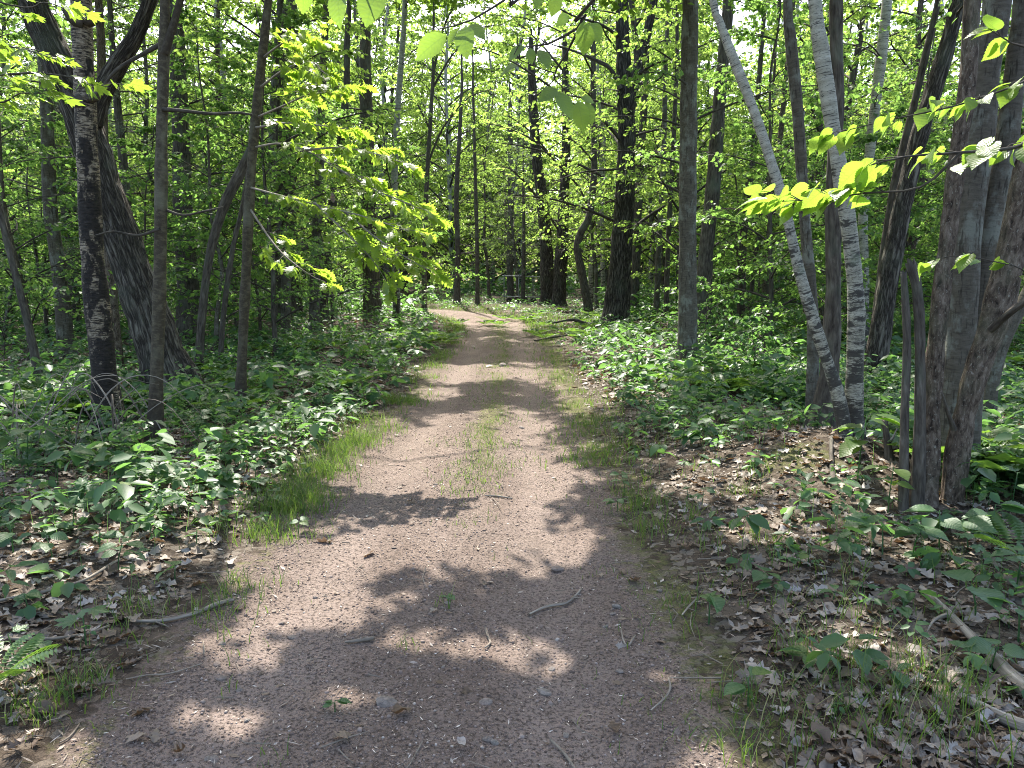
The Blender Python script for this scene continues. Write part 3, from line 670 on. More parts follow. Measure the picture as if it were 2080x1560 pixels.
for nm, lab, Y, pts, wd, bk_, noun in (
    ('broadleaf_tree', 'dark trunk paired with a thinner one deep behind the sunlit oak leaves', 22, [(571, 655), (572, 500), (576, 280), (580, 100), (583, 0)], [28, 26, 24, 20, 18], 'dark', 'the dark paired trunk'),
    ('broadleaf_tree', 'thinner trunk of the dark pair deep behind the sunlit oak leaves', 23, [(592, 652), (592, 470), (590, 290), (600, 100)], [18, 17, 15, 11], 'dark', 'the thinner paired trunk'),
    ('broadleaf_tree', 'grey brown trunk under the lowest sunlit oak branch', 20, [(638, 668), (641, 520), (648, 360), (656, 150)], [22, 20, 18, 14], 'grey', 'the grey brown trunk under the oak branch'),
    ('broadleaf_tree', 'leaning trunk crossing beside the grey brown one under the oak branch', 24, [(655, 648), (662, 520), (680, 380), (702, 200)], [20, 18, 17, 13], 'dark', 'the leaning trunk under the oak branch'),
    ('broadleaf_tree', 'broad dark trunk in the shade under the tip of the oak branch', 26, [(757, 645), (752, 500), (748, 350), (742, 150)], [36, 32, 28, 22], 'dark', 'the broad dark trunk under the oak tips'),
    ('birch_tree', 'pale grey trunk beside the broad dark one under the oak tips', 25, [(806, 646), (804, 560), (800, 420), (806, 250), (820, 60)], [16, 15, 14, 12, 10], 'birch', 'the pale trunk under the oak tips'),
    ('slim_tree', 'slim dark stem nearest the inside of the far trail bend', 30, [(862, 632), (862, 500), (868, 350), (880, 150)], [11, 10, 9, 7], 'dark', 'the stem inside the bend'),
    ('slim_tree', 'forked slim tree straight ahead beyond the trail bend', 38, [(928, 618), (930, 520), (927, 400), (935, 250)], [13, 11, 10, 7], 'dark', 'the forked slim tree ahead'),
    ('slim_tree', 'thin upright stem next to the forked slim tree ahead', 37, [(970, 620), (969, 500), (966, 380), (962, 220)], [9, 8, 7, 5], 'dark', 'the thin stem ahead'),
    ('broadleaf_tree', 'straight trunk directly behind the pipe frame with the log ends', 47, [(1037, 606), (1036, 500), (1038, 400), (1036, 250)], [14, 13, 12, 9], 'dark', 'the trunk behind the pipe frame'),
    ('broadleaf_tree', 'inner trunk of two stout dark trees right of the pipe frame', 37, [(1112, 620), (1110, 510), (1102, 410), (1088, 300), (1080, 150)], [30, 26, 24, 20, 16], 'furrow', 'the inner stout dark tree'),
    ('broadleaf_tree', 'outer trunk of two stout dark trees right of the pipe frame', 36, [(1134, 622), (1141, 500), (1146, 400), (1150, 280), (1148, 120)], [28, 25, 21, 17, 13], 'furrow', 'the outer stout dark tree'),
    ('slim_tree', 'crooked tree bowing toward the trail before the big oak', 29, [(1197, 636), (1183, 560), (1173, 505), (1181, 470), (1199, 430), (1207, 330), (1205, 150), (1206, 40)], [16, 17, 15, 15, 14, 12, 10, 8], 'dark', 'the crooked bowing tree'),
    ('birch_tree', 'far white birch stem between the crooked tree and the big oak', 34, [(1226, 628), (1224, 520), (1220, 300), (1212, 100)], [10, 9, 8, 6], 'birch', 'the far white birch'),
    ('broadleaf_tree', 'dark trunk half hidden just behind the big oak', 30, [(1288, 634), (1294, 480), (1302, 320), (1312, 150)], [18, 16, 15, 12], 'dark', 'the trunk half hidden by the big oak'),
    ('slim_tree', 'slim straight stem between the big oak and the smooth grey trunk', 27, [(1332, 645), (1340, 480), (1348, 320), (1352, 120)], [12, 11, 10, 8], 'grey', 'the slim stem beyond the big oak'),
    ('slim_tree', 'second slim stem, the one touching the smooth grey trunk', 24, [(1352, 655), (1358, 480), (1366, 330), (1375, 120)], [10, 10, 9, 7], 'dark', 'the slim stem touching the grey trunk'),
    ('broadleaf_tree', 'dark leaning trunk directly behind the smooth straight grey trunk', 17, [(1424, 690), (1434, 520), (1448, 380), (1462, 200), (1480, 0)], [36, 30, 27, 24, 20], 'dark', 'the leaning trunk behind the grey one'),
    ('slim_tree', 'dark stem standing in the sunny gap right of the smooth grey trunk', 22, [(1505, 652), (1509, 500), (1518, 400), (1532, 290), (1545, 120)], [17, 15, 14, 12, 9], 'dark', 'the dark stem in the sunny gap'),
    ('slim_tree', 'thin leaning companion of the dark stem in the sunny gap', 23, [(1520, 648), (1532, 540), (1545, 440), (1560, 330)], [9, 8, 8, 6], 'dark', 'the thin companion stem'),
    ('slim_tree', 'brown stem left of the leaning white birch in the middle distance', 20, [(1551, 665), (1558, 540), (1570, 420), (1585, 280), (1600, 120)], [15, 14, 12, 10, 8], 'brown', 'the brown mid distance stem'),
):
    hero(nm, lab, 'tree', bk_, Y, pts, wd, 13, twigs=7, noun=noun, leaf=.11, hmin=1.5, hmax=10, furrow=.012 if bk_ == 'furrow' else 0, mat='leaf_mid' if Y < 24 else 'leaf_far')
hero('oak_tree', 'big dark oak with ridged bark and a fork at the right edge of the trail', 'tree', 'furrow', 22.0,
     [(1250, 662), (1258, 560), (1268, 420), (1273, 280), (1270, 180), (1264, 50)], [56, 45, 39, 34, 32, 25], 14, furrow=.022, flare=.35, noun='the big dark oak', twigs=9, leaf=.11, sides=40, hmin=2.0, hmax=9,
     forks=[('furrow', 'limb', [(1274, 230), (1290, 160), (1304, 110), (1318, 50), (1332, -20), (1350, -120)], [24, 22, 19, 17, 15, 11], 21.9),
            ('dark', 'limb', [(1262, 180), (1240, 140), (1215, 125), (1170, 105), (1120, 90)], [9, 8, 7, 5, 3], 21.8), ('dark', 'root', [(1240, 655), (1200, 660), (1165, 650), (1122, 656)], [14, 9, 6, 3], 21.6)])
hero('aspen_tree', 'smooth straight grey trunk standing alone on the right verge', 'tree', 'grey', 11.5,
     [(1397, 772), (1397, 620), (1397, 420), (1399, 200), (1402, 0)], [42, 36, 34, 32, 30], 12, noun='the smooth straight grey trunk', flare=.8, twigs=3, hmin=3.2, hmax=6)
hero('birch_tree', 'thin white birch leaning left across the woods from the mossy mound', 'tree', 'birch', 5.7,
     [(1722, 880), (1700, 795), (1662, 680), (1626, 560), (1596, 430), (1560, 310), (1526, 210), (1490, 120), (1460, 40), (1448, 0)], [26, 26, 23, 21, 20, 20, 19, 18, 16, 15], 7.5, noun='the leaning thin birch', twigs=0, flare=.15)
hero('birch_tree', 'upright white birch with black scars on the mossy mound', 'tree', 'birch', 5.8,
     [(1730, 905), (1736, 760), (1739, 620), (1729, 500), (1712, 380), (1690, 250), (1668, 100), (1655, 0)], [40, 34, 31, 30, 31, 28, 27, 24], 10, noun='the upright white birch', twigs=0, flare=.45)
hero('broadleaf_tree', 'dark grey trunk with a rotten knotted foot just left of the white birch', 'tree', 'dark', 6.7,
     [(1676, 860), (1684, 760), (1692, 620), (1693, 500), (1693, 380), (1700, 200), (1698, 0)], [60, 38, 32, 30, 29, 27, 24], 11, noun='the knotted dark grey trunk', twigs=2, hmin=4, flare=.4, furrow=.006)
hero('slim_tree', 'slim dark trunk between the leaning birch and the knotted grey trunk', 'tree', 'grey', 7.1,
     [(1650, 820), (1652, 700), (1648, 600), (1635, 450), (1622, 250), (1606, 80), (1600, 0)], [24, 23, 23, 21, 21, 20, 17], 10, noun='the slim dark trunk by the birches', twigs=2, hmin=4)
hero('birch_tree', 'pale birch in shade seen past the right side of the white birch', 'tree', 'birch', 13.0,
     [(1757, 710), (1755, 560), (1753, 450), (1768, 300), (1788, 130), (1802, 0)], [20, 19, 18, 19, 20, 18], 11, noun='the shaded pale birch', twigs=4, hmin=2.5)
hero('broadleaf_tree', 'thick brown trunk leaning right behind the white birch', 'tree', 'furrow', 10.0,
     [(1776, 750), (1796, 620), (1817, 500), (1842, 380), (1872, 260), (1906, 150), (1948, 0)], [44, 38, 36, 34, 32, 31, 29], 11, furrow=.008, noun='the brown trunk leaning right', twigs=3, hmin=3.5)
hero('slim_tree', 'thin trunk hugging the brown leaning one behind the white birch', 'tree', 'dark', 10.3,
     [(1768, 742), (1783, 620), (1800, 480), (1822, 350), (1850, 240), (1878, 120), (1905, 0)], [18, 17, 16, 15, 14, 13, 11], 9, noun='the thin hugging trunk', twigs=2, hmin=3.5, sides=14)
hero('slim_tree', 'grey curved trunk low at the far right beyond the stem cluster', 'tree', 'grey', 7.4,
     [(2006, 862), (2013, 790), (2032, 710), (2062, 645), (2090, 590), (2130, 500)], [27, 26, 25, 24, 22, 19], 6, noun='the grey curved trunk', twigs=2, hmin=3)

# the multi-stemmed tree: several trunks and two dead stems from one foot
Yc = 4.5
P, R = trunk_line(Yc, [(1868, 1050), (1885, 900), (1902, 700), (1921, 520), (1945, 330), (1966, 160), (1976, 0)], [52, 40, 33, 31, 32, 32, 29], 9)
clump = empty('stem_cluster_tree', (P[0, 0] + .12, P[0, 1], P[0, 2] + .06)); tag(clump, 'multi-stemmed tree with brown flaky trunks and two broken dead stems', 'tree')
stem_part('trunk', clump, 'brown', P, R, 44, .03, .14, .009, .45, 3)
HEROES.append(dict(root=clump, P=P, R=R, noun='the multi-stemmed tree', Y=Yc, clumps=[]))
P2, R2 = trunk_line(5.05, [(1935, 930), (1944, 760), (1956, 600), (1966, 450), (1986, 300), (2006, 120), (2026, 0)], [64, 57, 55, 54, 53, 51, 48], 10); stem_part('trunk', clump, 'grey', P2, R2, 36, .05, .08, .003, .3, 4)['label'] = 'thickest trunk, smooth grey'
P3, R3 = trunk_line(5.15, [(1965, 900), (1982, 700), (2005, 500), (2021, 400), (2046, 280), (2066, 100), (2078, 0)], [46, 44, 42, 40, 39, 36, 34], 9); stem_part('trunk', clump, 'grey', P3, R3, 28, .05, .08, 0, .2, 5)['label'] = 'grey lichen covered trunk'
P4, R4 = trunk_line(4.48, [(1932, 1040), (1948, 900), (1980, 765), (2022, 650), (2052, 520), (2078, 400), (2112, 250), (2150, 60)], [38, 42, 50, 55, 55, 50, 44, 38], 8); stem_part('trunk', clump, 'brown', P4, R4, 44, .03, .14, .009, .25, 6)['label'] = 'brown trunk leaning outward'
for k, (pts, wd) in enumerate((([(1836, 1035), (1838, 850), (1842, 700), (1838, 600), (1836, 558)], [20, 17, 16, 15, 13]), ([(1862, 1045), (1868, 900), (1869, 700), (1863, 590), (1852, 542)], [24, 22, 22, 22, 22]))):
    q, rr = trunk_line(4.42, pts, wd); stem_part('dead_stem', clump, 'dark', q, rr, 18, .03, .16, .002, .2, 11 + k, broken=True)
stem_part('dead_branch', clump, 'dark', np.array([at(1938, 872, 4.40), at(1926, 840, 4.33), at(1912, 795, 4.27)]), np.array([.018, .013, .006]), 8, .03, .1)
stem_part('dead_branch', clump, 'dark', np.array([at(2015, 668, 4.4), at(2050, 636, 4.25), at(2084, 612, 4.15), at(2130, 590, 4.0)]), np.array([.026, .022, .02, .012]), 10, .04, .1)
q, rr = trunk_line(5.3, [(1809, 950), (1803, 900), (1797, 856)], [17, 14, 12])
st = empty('tree_stump', (q[0, 0], q[0, 1], q[0, 2])); tag(st, 'short broken stub of a stem between the white birch and the stem cluster', 'stump'); stem_part('stub', st, 'dark', q, rr, 14, .03, .15, .002, .5, 9, broken=True)
stem_part('side_splinter', st, 'deadwood', np.array([q[1], q[1] + [.02, -.03, .05], q[1] + [.04, -.04, .12]]), np.array([.016, .010, .003]), 6, .03, .1)

def arch_limbs(noun, sets, leaf, mat, seed, n_t=11, n_l=7, twig=.6):
    h = next(q for q in HEROES if q['noun'] == noun); r = np.random.default_rng(seed); out = []
    for pts, r0 in sets:
        bag = Bag(); spray(bag, out, [at(a, b_, Y) for a, b_, Y in pts], r0, r, .3, n_t, n_l, leaf, twig, .35); obj('limb', bag.mesh('limb', M['branch'], h['root'].location, True), h['root'])
    b = Bag(); place(b, S6, np.array([t[0] for t in out]), np.array([t[1] for t in out]), np.array([t[2] for t in out]), np.array([t[3] for t in out])); obj('leaves', b.mesh('leaves', M[mat], h['root'].location), h['root'])['kind'] = 'stuff'
arch_limbs('the crooked bowing tree', [([(1198, 430, 29), (1175, 380, 28.5), (1130, 330, 28), (1080, 270, 27.5), (1035, 236, 27)], .05), ([(1206, 330, 29), (1170, 290, 28.5), (1120, 265, 28), (1060, 250, 28)], .04), ([(1205, 200, 29), (1160, 160, 28.5), (1100, 140, 28), (1030, 110, 28)], .04),
    ([(1205, 100, 29), (1150, 70, 29), (1080, 40, 29), (1000, 30, 29)], .04), ([(1204, 150, 29), (1180, 100, 28), (1150, 30, 27), (1130, -30, 26)], .04)], .14, 'leaf_far', 501)
arch_limbs('the outer stout dark tree', [([(1143, 480, 36), (1090, 400, 35.5), (1045, 350, 35), (1015, 335, 35)], .07), ([(1148, 350, 36), (1090, 290, 35), (1030, 260, 35), (980, 250, 35)], .06), ([(1150, 200, 36), (1080, 150, 35), (1010, 110, 35), (940, 90, 35)], .06), ([(1149, 150, 36), (1090, 80, 36), (1020, 20, 36)], .06)], .16, 'leaf_far', 502, 12, 8, .8)
arch_limbs('the stem inside the bend', [([(870, 330, 30), (900, 260, 30), (950, 200, 30), (1000, 180, 30)], .05), ([(878, 180, 30), (920, 110, 30), (970, 60, 30), (1020, 50, 30)], .05), ([(880, 150, 30), (900, 60, 30), (930, 0, 30), (960, -40, 30)], .05), ([(872, 260, 30), (840, 200, 30), (800, 170, 30)], .05)], .15, 'leaf_far', 503, 12, 8, .8)
arch_limbs('the big dark oak', [([(1272, 300, 22), (1230, 250, 21.5), (1190, 220, 21), (1140, 205, 21)], .05), ([(1266, 80, 22), (1220, 50, 21.5), (1160, 30, 21), (1110, 0, 21)], .05), ([(1270, 170, 22), (1330, 130, 21.5), (1380, 120, 21)], .05), ([(1272, 420, 22), (1225, 400, 21.6), (1190, 405, 21.4)], .03)], .12, 'leaf_mid', 504, 11, 8, .55)

# ------------------------------------------------------------------ overhead crowns of those trees, mostly unseen, with clumps placed to shade the trail
r = np.random.default_rng(77)
cl = []
for gx0, gx1, gy0, gy1, n in ((-4.0, 4.0, -1.5, 9, 210), (-3.5, 3.5, 9, 22, 150), (-9, -4.5, 0, 22, 34), (4.5, 9, 0, 22, 34), (-10, 10, 22, 32, 60)):
    gx = gx0 + (gx1 - gx0) * r.random(n); gy = gy0 + (gy1 - gy0) * r.random(n)
    z = np.clip(np.maximum(6.0, 3.0 + .47 * gy) + 3.2 * r.random(n), 5.5, 14)
    cl.append(np.stack([gx + TO_SUN[0] * z / TO_SUN[2], gy + TO_SUN[1] * z / TO_SUN[2], z], 1))
for cx_, cy_, rx_, ry_, n in ((800, 1105, 260, 44, 44), (1170, 1240, 170, 55, 16), (760, 1490, 560, 70, 40), (760, 1390, 420, 26, 14), (960, 735, 110, 26, 30), (990, 795, 130, 18, 20), (960, 672, 70, 12, 10),  (900, 830, 50, 14, 5), (1230, 1100, 110, 60, 14), (380, 1160, 90, 22, 7), (950, 665, 60, 6, 5), (1060, 700, 60, 7, 6)):  # extra clumps added so their shadows land on chosen trail patches
    a = r.random(n) * 6.283; q = np.sqrt(r.random(n)); g = np.array([gp(cx_ + rx_ * k * math.cos(t), cy_ + ry_ * k * math.sin(t)) for k, t in zip(q, a)])
    z = np.clip(np.maximum(5.5, 3.0 + .47 * g[:, 1]) + 2.2 * r.random(n), 5.5, 13); cl.append(np.stack([g[:, 0] + TO_SUN[0] * z / TO_SUN[2], g[:, 1] + TO_SUN[1] * z / TO_SUN[2], z], 1))
cl = np.concatenate(cl)
tops = np.array([h['P'][-1] for h in HEROES]); okh = np.array([h['P'][-1][2] > 6.5 and h['Y'] < 28 for h in HEROES])
for c in cl:
    d = np.linalg.norm(tops[:, :2] - c[None, :2], axis=1) + np.where(okh, 0, 99) + np.array([99 * (len(h['clumps']) >= 40) for h in HEROES])
    if d.min() < 6.5: HEROES[int(np.argmin(d))]['clumps'].append(c)
n_crown = 0
for h in HEROES:
    if not h['clumps']: continue
    bag, lf = Bag(), Leafs(); P = h['P']; root = h['root']
    lo = np.where((P[:, 2] > 3.6))[0]; nodes = [P[k] for k in lo] if len(lo) else [P[-1]]; cs = [c for c in h['clumps'] if not sunlit(c[None])[0]]
    cs.sort(key=lambda c: min(np.linalg.norm(c - q) for q in nodes[:len(lo) or 1])); kids = {}; par = {}
    tr_ = resample(P[lo], h['R'][lo], .5)[0] if len(lo) > 1 else np.array(nodes); nodes = [q for q in tr_]; n0 = len(nodes)
    for c in cs:
        NN = np.array(nodes); dd_ = np.linalg.norm(NN - c, axis=1) + 1.6 * np.maximum(NN[:, 2] - c[2] + .3, 0) + np.where(np.arange(len(NN)) < n0, .5, 0); k = int(np.argmin(dd_)); par[len(nodes)] = k; nodes.append(c)
    cnt = {}
    for k in sorted(par, reverse=True):
        cnt[k] = cnt.get(k, 0) + 1; cnt[par[k]] = cnt.get(par[k], 0) + cnt[k]
    for k, pk in par.items():
        a_, c = nodes[pk], nodes[k]; L_ = np.linalg.norm(c - a_); mid = (a_ + c) / 2 + r.standard_normal(3) * .10 * L_ + [0, 0, .08 * L_]; r1 = .007 + .006 * math.sqrt(cnt[k]); r0 = min(.007 + .006 * math.sqrt(cnt[k] + 1), .05)
        v, f, bk = tube(np.array([a_, mid, c]), np.array([r0, (r0 + r1) / 2, r1 * .8]), 5, .4); bag.add(v, f, bk=bk)
        n = 340; a = r.random(n) * 6.283; q = np.sqrt(r.random(n)); rad = .8 + .55 * r.random()
        lp = c + np.stack([np.cos(a) * q * rad, np.sin(a) * q * rad, r.standard_normal(n) * .28 - .25 * q], 1)
        dd, nn = rand_orient(n, r, .3, .5, .4, a + r.standard_normal(n) * .7); lf.add(lp, dd, nn, .105 + .06 * r.random(n))
    if not bag: continue
    obj('limbs', bag.mesh('limbs', M['branch'], root.location, True), root)
    me = leaf_mesh(lf, 'crown', K4, 'leaf_canopy', root.location, cull=True)
    if me: obj('crown', me, root); n_crown += len(me.polygons)

# ------------------------------------------------------------------ young trees, forest trees and far trees: a few of each kind, then copies
def proto_tree(name, H, r0, base, spread, leaf, n_limb, n_twig, n_leaf, seed, barkn, mat, tmpl=S6, lean=.04, droop=.5, elev=.55, sides=8):
    r = np.random.default_rng(seed); n = 8; t = np.linspace(0, 1, n)
    P = np.stack([lean * H * t ** 1.5 * math.cos(seed) + np.cumsum(r.standard_normal(n)) * .012 * H, lean * H * t ** 1.5 * math.sin(seed) + np.cumsum(r.standard_normal(n)) * .012 * H, t * H], 1); P -= P[0]; P[0, 2] = -.12
    R = r0 * (1 - .82 * t)
    root = empty(name, (0, 0, 0)); b = Bag(); v, f, bk = tube(P, R, sides, .25, True, .08, 0, .35, seed); b.add(v, f, bk=bk)
    tr = obj('trunk', b.mesh('trunk', M[barkn], (0, 0, 0), True), root)
    bag, lf = Bag(), Leafs()
    for i in range(n_limb):
        q = base + (1 - base) * ((i + r.random() * .8) / n_limb); z = q * H; j = min(int(q * (n - 1)), n - 2); fr = q * (n - 1) - j; p0 = P[j] + (P[j + 1] - P[j]) * fr
        sh = (1 - (q - base) / (1 - base + 1e-6)) ** .7 * .85 + .22
        limb(bag, lf, p0, i * 2.4 + r.random(), spread * sh * (.75 + .5 * r.random()), elev * (.5 + .9 * r.random()), max(.008, R[j] * .4), r, leaf, n_twig, n_leaf, droop, sides=5)
    br = obj('branches', bag.mesh('branches', M['branch'], (0, 0, 0), True), root)
    cr = obj('crown', leaf_mesh(lf, 'crown', tmpl, mat), root)
    remember(root, tr, br, cr); return root

def pine_proto(seed):
    r = np.random.default_rng(seed); H = 9.0; root = empty('pine_tree', (0, 0, 0))
    b = Bag(); v, f, bk = tube(np.array([[0, 0, -.1], [.05, 0, 3], [.02, .05, 6], [0, 0, H]]), np.array([.13, .10, .07, .02]), 10, .3, True, .06, 0, .3, seed); b.add(v, f, bk=bk); tr = obj('trunk', b.mesh('trunk', M['dark'], (0, 0, 0), True), root)
    bag, nb = Bag(), Bag()
    for i in range(46):
        z = 1.2 + (H - 1.4) * i / 46; az = i * 2.4; L = (2.3 * (1 - (z / H) ** 1.3) + .35) * (.8 + .4 * r.random()); lf = Leafs()
        limb(bag, lf, np.array([.03, 0, z]), az, L, .18, .02, r, .1, 8, 1, .2, .2, 5)
        p = lf.cat()[0]
        for q in p:
            k = 52; d = unit(r.standard_normal((k, 3)) + np.array([math.cos(az), math.sin(az), .2]) * .7); pp = q + r.standard_normal((k, 3)) * .07
            place(nb, NEEDLE, pp, d, r.standard_normal((k, 3)), .13 + .05 * r.random(k), np.full(k, 1.0))
    br = obj('branches', bag.mesh('branches', M['branch'], (0, 0, 0), True), root); cr = obj('crown', nb.mesh('crown', M['needle']), root)
    remember(root, tr, br, cr); return root

YT = [proto_tree('young_tree', 3.2 + .5 * k, .028 + .004 * k, .10, 1.3 + .12 * k, .082, 19 + k, 9, 14, 100 + k, ['sapling', 'dark', 'grey'][k % 3], 'leaf_mid', [S6, MAPLE, S6, S6, MAPLE, S6][k], .05, .45, .45, 6) for k in range(6)]
FT = [proto_tree('forest_tree', 10 + 1.3 * k, .085 + .012 * k, .13, 2.4 + .2 * k, .118, 38, 9, 14, 200 + k, ['dark', 'grey', 'brown', 'dark', 'birch'][k], 'leaf_far', S6, .05, .5, .6, 9) for k in range(5)]
FAR = [proto_tree('far_tree', 13 + 1.5 * k, .13 + .02 * k, .04, 3.3 + .25 * k, .17, 50, 10, 15, 300 + k, ['dark', 'grey', 'dark', 'birch'][k % 4], 'leaf_far', K4, .03, .5, .6, 8) for k in range(4)]
SH = [proto_tree('shrub', .9 + .3 * k, .010, .08, .55 + .1 * k, .085, 11, 6, 6, 400 + k, 'dark', 'leaf_herb', [S6, MAPLE, S6][k], .1, .3, .6, 5) for k in range(3)]

def scatter(protos, n, y0, y1, dmin, sep, seed, taken, smin=.85, smax=1.25, xk=.74, ok=None, ypow=1.0):
    r = np.random.default_rng(seed); used = {}; out = []
    tries = 0
    while len(out) < n and tries < n * 60:
        tries += 1
        y = y0 + (y1 - y0) * r.random() ** ypow; x = (2 * r.random() - 1) * (xk * y + 2.0)
        if trail_d(x, min(y, 38)) < dmin and y < 50: continue
        if ok and not ok(x, y): continue
        if any((x - a) ** 2 + (y - b) ** 2 < sep * sep for a, b in taken): continue
        taken.append((x, y)); k = int(r.integers(len(protos)))
        o = protos[k] if k not in used else copy_tree(protos[k]); used[k] = 1
        o.location = (x, y, float(gz(x, y))); o.rotation_euler = (0, 0, (r.random() - .5) * 1.8); sc = smin + (smax - smin) * r.random(); o.scale = (sc, sc, sc * (.9 + .25 * r.random()))
        out.append(o)
    return out
taken = [(h['P'][0, 0], h['P'][0, 1]) for h in HEROES]
def view_ok(x, y):
    px = 1040 + F_PX * x / y
    if y < 40 and 830 < px < 1225: return False
    if y < 30 and 1100 < px < 1420 and x < 7: return False
    if y < 20 and 560 < px < 900: return False
    if y < 22 and 1180 < px < 1350: return False
    if y < 24 and 820 < px < 1240: return False            # the view along the trail stays open
    if y < 11.5 and 90 < px < 500: return False
    if y < 12.5 and (470 < px < 900 or 1150 < px < 1650 or px > 1690): return False
    return True
young = scatter(YT, 105, 8.5, 34, 1.7, 1.0, 31, taken, ok=view_ok, ypow=1.2)
forest = scatter(FT, 125, 17, 50, 2.3, 1.3, 32, taken, ok=lambda x, y: not (y < 43 and 880 < 1040 + F_PX * x / y < 1190), xk=.78)
far = scatter(FAR, 165, 44, 95, 3.0, 2.2, 33, taken, xk=.8, ok=lambda x, y: not (y < 62 and 860 < 1040 + F_PX * x / y < 1180 and (x * 7.3 + y * 3.1) % 1 > .22))
shrubs = scatter(SH, 46, 7.5, 26, 2.6, .9, 34, taken, ok=lambda x, y: not (y < 9 and x > .5) and not (880 < 1040 + F_PX * x / y < 1420) and not (y < 12 and 60 < 1040 + F_PX * x / y < 500), ypow=1.0)
PT = pine_proto(5)
pines = []
for i, (px, Y, sc) in enumerate(((1062, 41, 1.0), (268, 15, .9), (150, 19, 1.1), (600, 27, 1.0))):
    o = PT if i == 0 else copy_tree(PT); p = at(px, 600, Y); o.location = (p[0], Y, float(gz(p[0], Y))); o.scale = (sc, sc, sc); o.rotation_euler = (0, 0, i * 1.3); pines.append(o)
for o, l in zip(pines, ('soft pale pine with feathery needles above the pipe frame', 'grey green pine with bare lower twigs behind the leaning furrowed trunk', 'taller feathery pine deeper in the woods beyond the scorched birch', 'dim pine among dark trunks deep behind the sunlit oak leaves')):
    tag(o, l, 'pine tree', 'pines in the woods')
for o in far:
    if abs(1040 + F_PX * o.location.x / o.location.y - 1030) < 330: o.scale = (o.scale[0] * 1.35, o.scale[1] * 1.35, o.scale[2] * 1.6)

# the wood that closes the view beyond the last trees one can tell apart
r = np.random.default_rng(91); n = 80000; b = Bag()
a = (r.random(n) - .5) * 1.75; d = 92 + 26 * r.random(n); z = 20 * r.random(n) ** .9
p = np.stack([np.sin(a) * d, np.cos(a) * d, z], 1); keep = noise3(p[:, 0] * .16, p[:, 1] * .16, p[:, 2] * .22, 3) + .35 * (1 - z / 20) > .36
p = p[keep]; dd, nn = rand_orient(len(p), r, .3, .6, .6); place(b, K4, p, dd, nn, .55 + .4 * r.random(len(p)))
o = obj('far_woods', b.mesh('far_woods', M['leaf_far'])); tag(o, 'far green woods closing the view beyond the trees', kind='stuff')

# ------------------------------------------------------------------ ground cover (nobody could count it)
def clear_of_trunks(x, y, m=.12):
    k = np.ones(len(x), bool)
    for h in HEROES: k &= (x - h['P'][0, 0]) ** 2 + (y - h['P'][0, 1]) ** 2 > (h['R'][0] + m) ** 2
    return k
def cover_density(x, y):
    d = trail_d(x, np.minimum(y, 38)); left = x < trail_c(np.minimum(y, 38))
    n = noise2(x * .55, y * .55, 51); n2 = noise2(x * 1.9, y * 1.9, 52)
    dl = sstep(.15, .8, d) * (.22 + .95 * sstep(3.2, 6.5, y) * (.55 + .45 * sstep(.35, .6, n)))
    bare = np.maximum(np.exp(-((x - 1.9) / 1.1) ** 2 - ((y - 5.4) / 1.9) ** 2), np.exp(-((x - 2.0) / .9) ** 2 - ((y - 8.6) / 2.2) ** 2) * .8)
    dr = sstep(.25, 1.2, d) * (.34 + sstep(4.5, 8, y) * .9 + .8 * sstep(2.9, 3.6, x)) * (1 - .70 * bare)
    return np.where(left, dl, dr) * np.where(n2 > .42, 1, .16)
def cover_points(n, y0, y1, seed, xk=.78, ypow=1.0):
    r = np.random.default_rng(seed); y = y0 + (y1 - y0) * r.random(n * 3) ** ypow; x = (2 * r.random(n * 3) - 1) * (xk * y + 2.2)
    k = (r.random(n * 3) < cover_density(x, y)) & clear_of_trunks(x, y); x, y = x[k][:n], y[k][:n]
    return x, y, r
def herbs(bag, x, y, r, hmin, hmax, leaf, k, tmpl, droop=.22, stems=None, spread=.35):
    wedge = sstep(-.115, -.10, x / y) * (1 - sstep(.105, .13, x / y)) * sstep(14, 20, y) * (1 - sstep(48, 56, y))
    N = len(x); z = gz(x, y); h = (hmin + (hmax - hmin) * r.random(N) ** 1.6) * (1 - .72 * wedge); leaf = leaf * (1 - .5 * wedge)
    lean = r.standard_normal((N, 2)) * .10
    top = np.stack([x + lean[:, 0] * h, y + lean[:, 1] * h, z + h], 1); a0 = r.random(N) * 6.283
    sz = leaf * (.42 + 1.05 * r.random(N) ** 1.4)
    for i in range(k):
        az = a0 + i * 6.283 / k * (1 if k < 6 else 1.31) + r.standard_normal(N) * .3; lev = (r.random(N) ** 2) * (.45 if i else 0)
        p = top - np.stack([lean[:, 0] * h * lev, lean[:, 1] * h * lev, h * lev], 1) + np.stack([np.cos(az), np.sin(az), 0 * az], 1) * (sz * .18)[:, None]
        dd, nn = rand_orient(N, r, droop, .45, spread, az); place(bag, tmpl, p, dd, nn, sz * (.7 + .5 * r.random(N)))
    if stems is not None:
        b0 = np.stack([x, y, z - .01], 1); d = top - b0; place(stems, (np.array([[-.012, 0, 0], [.012, 0, 0], [0, 1, 0]]), [np.array([[0, 1, 2]])]), b0, d, np.tile([0, -1.0, .1], (N, 1)), np.linalg.norm(d, axis=1), .35 / np.maximum(np.linalg.norm(d, axis=1), .05) * .5)
b = Bag(); st_ = Bag()
x, y, r = cover_points(3000, 2.4, 9, 61); herbs(b, x, y, r, .03, .22, .075, 5, S6, stems=st_)
x, y, r = cover_points(1300, 3.5, 10, 62); herbs(b, x, y, r, .10, .42, .105, 6, S6, stems=st_)
x, y, r = cover_points(420, 4.2, 10, 67); herbs(b, x, y, r, .06, .30, .13, 4, (np.vstack([HEART[0]]), HEART[1]), stems=st_)
x, y, r = cover_points(900, 2.8, 10, 68); herbs(b, x, y, r, .05, .30, .085, 7, NARROW, droop=.1, stems=st_)
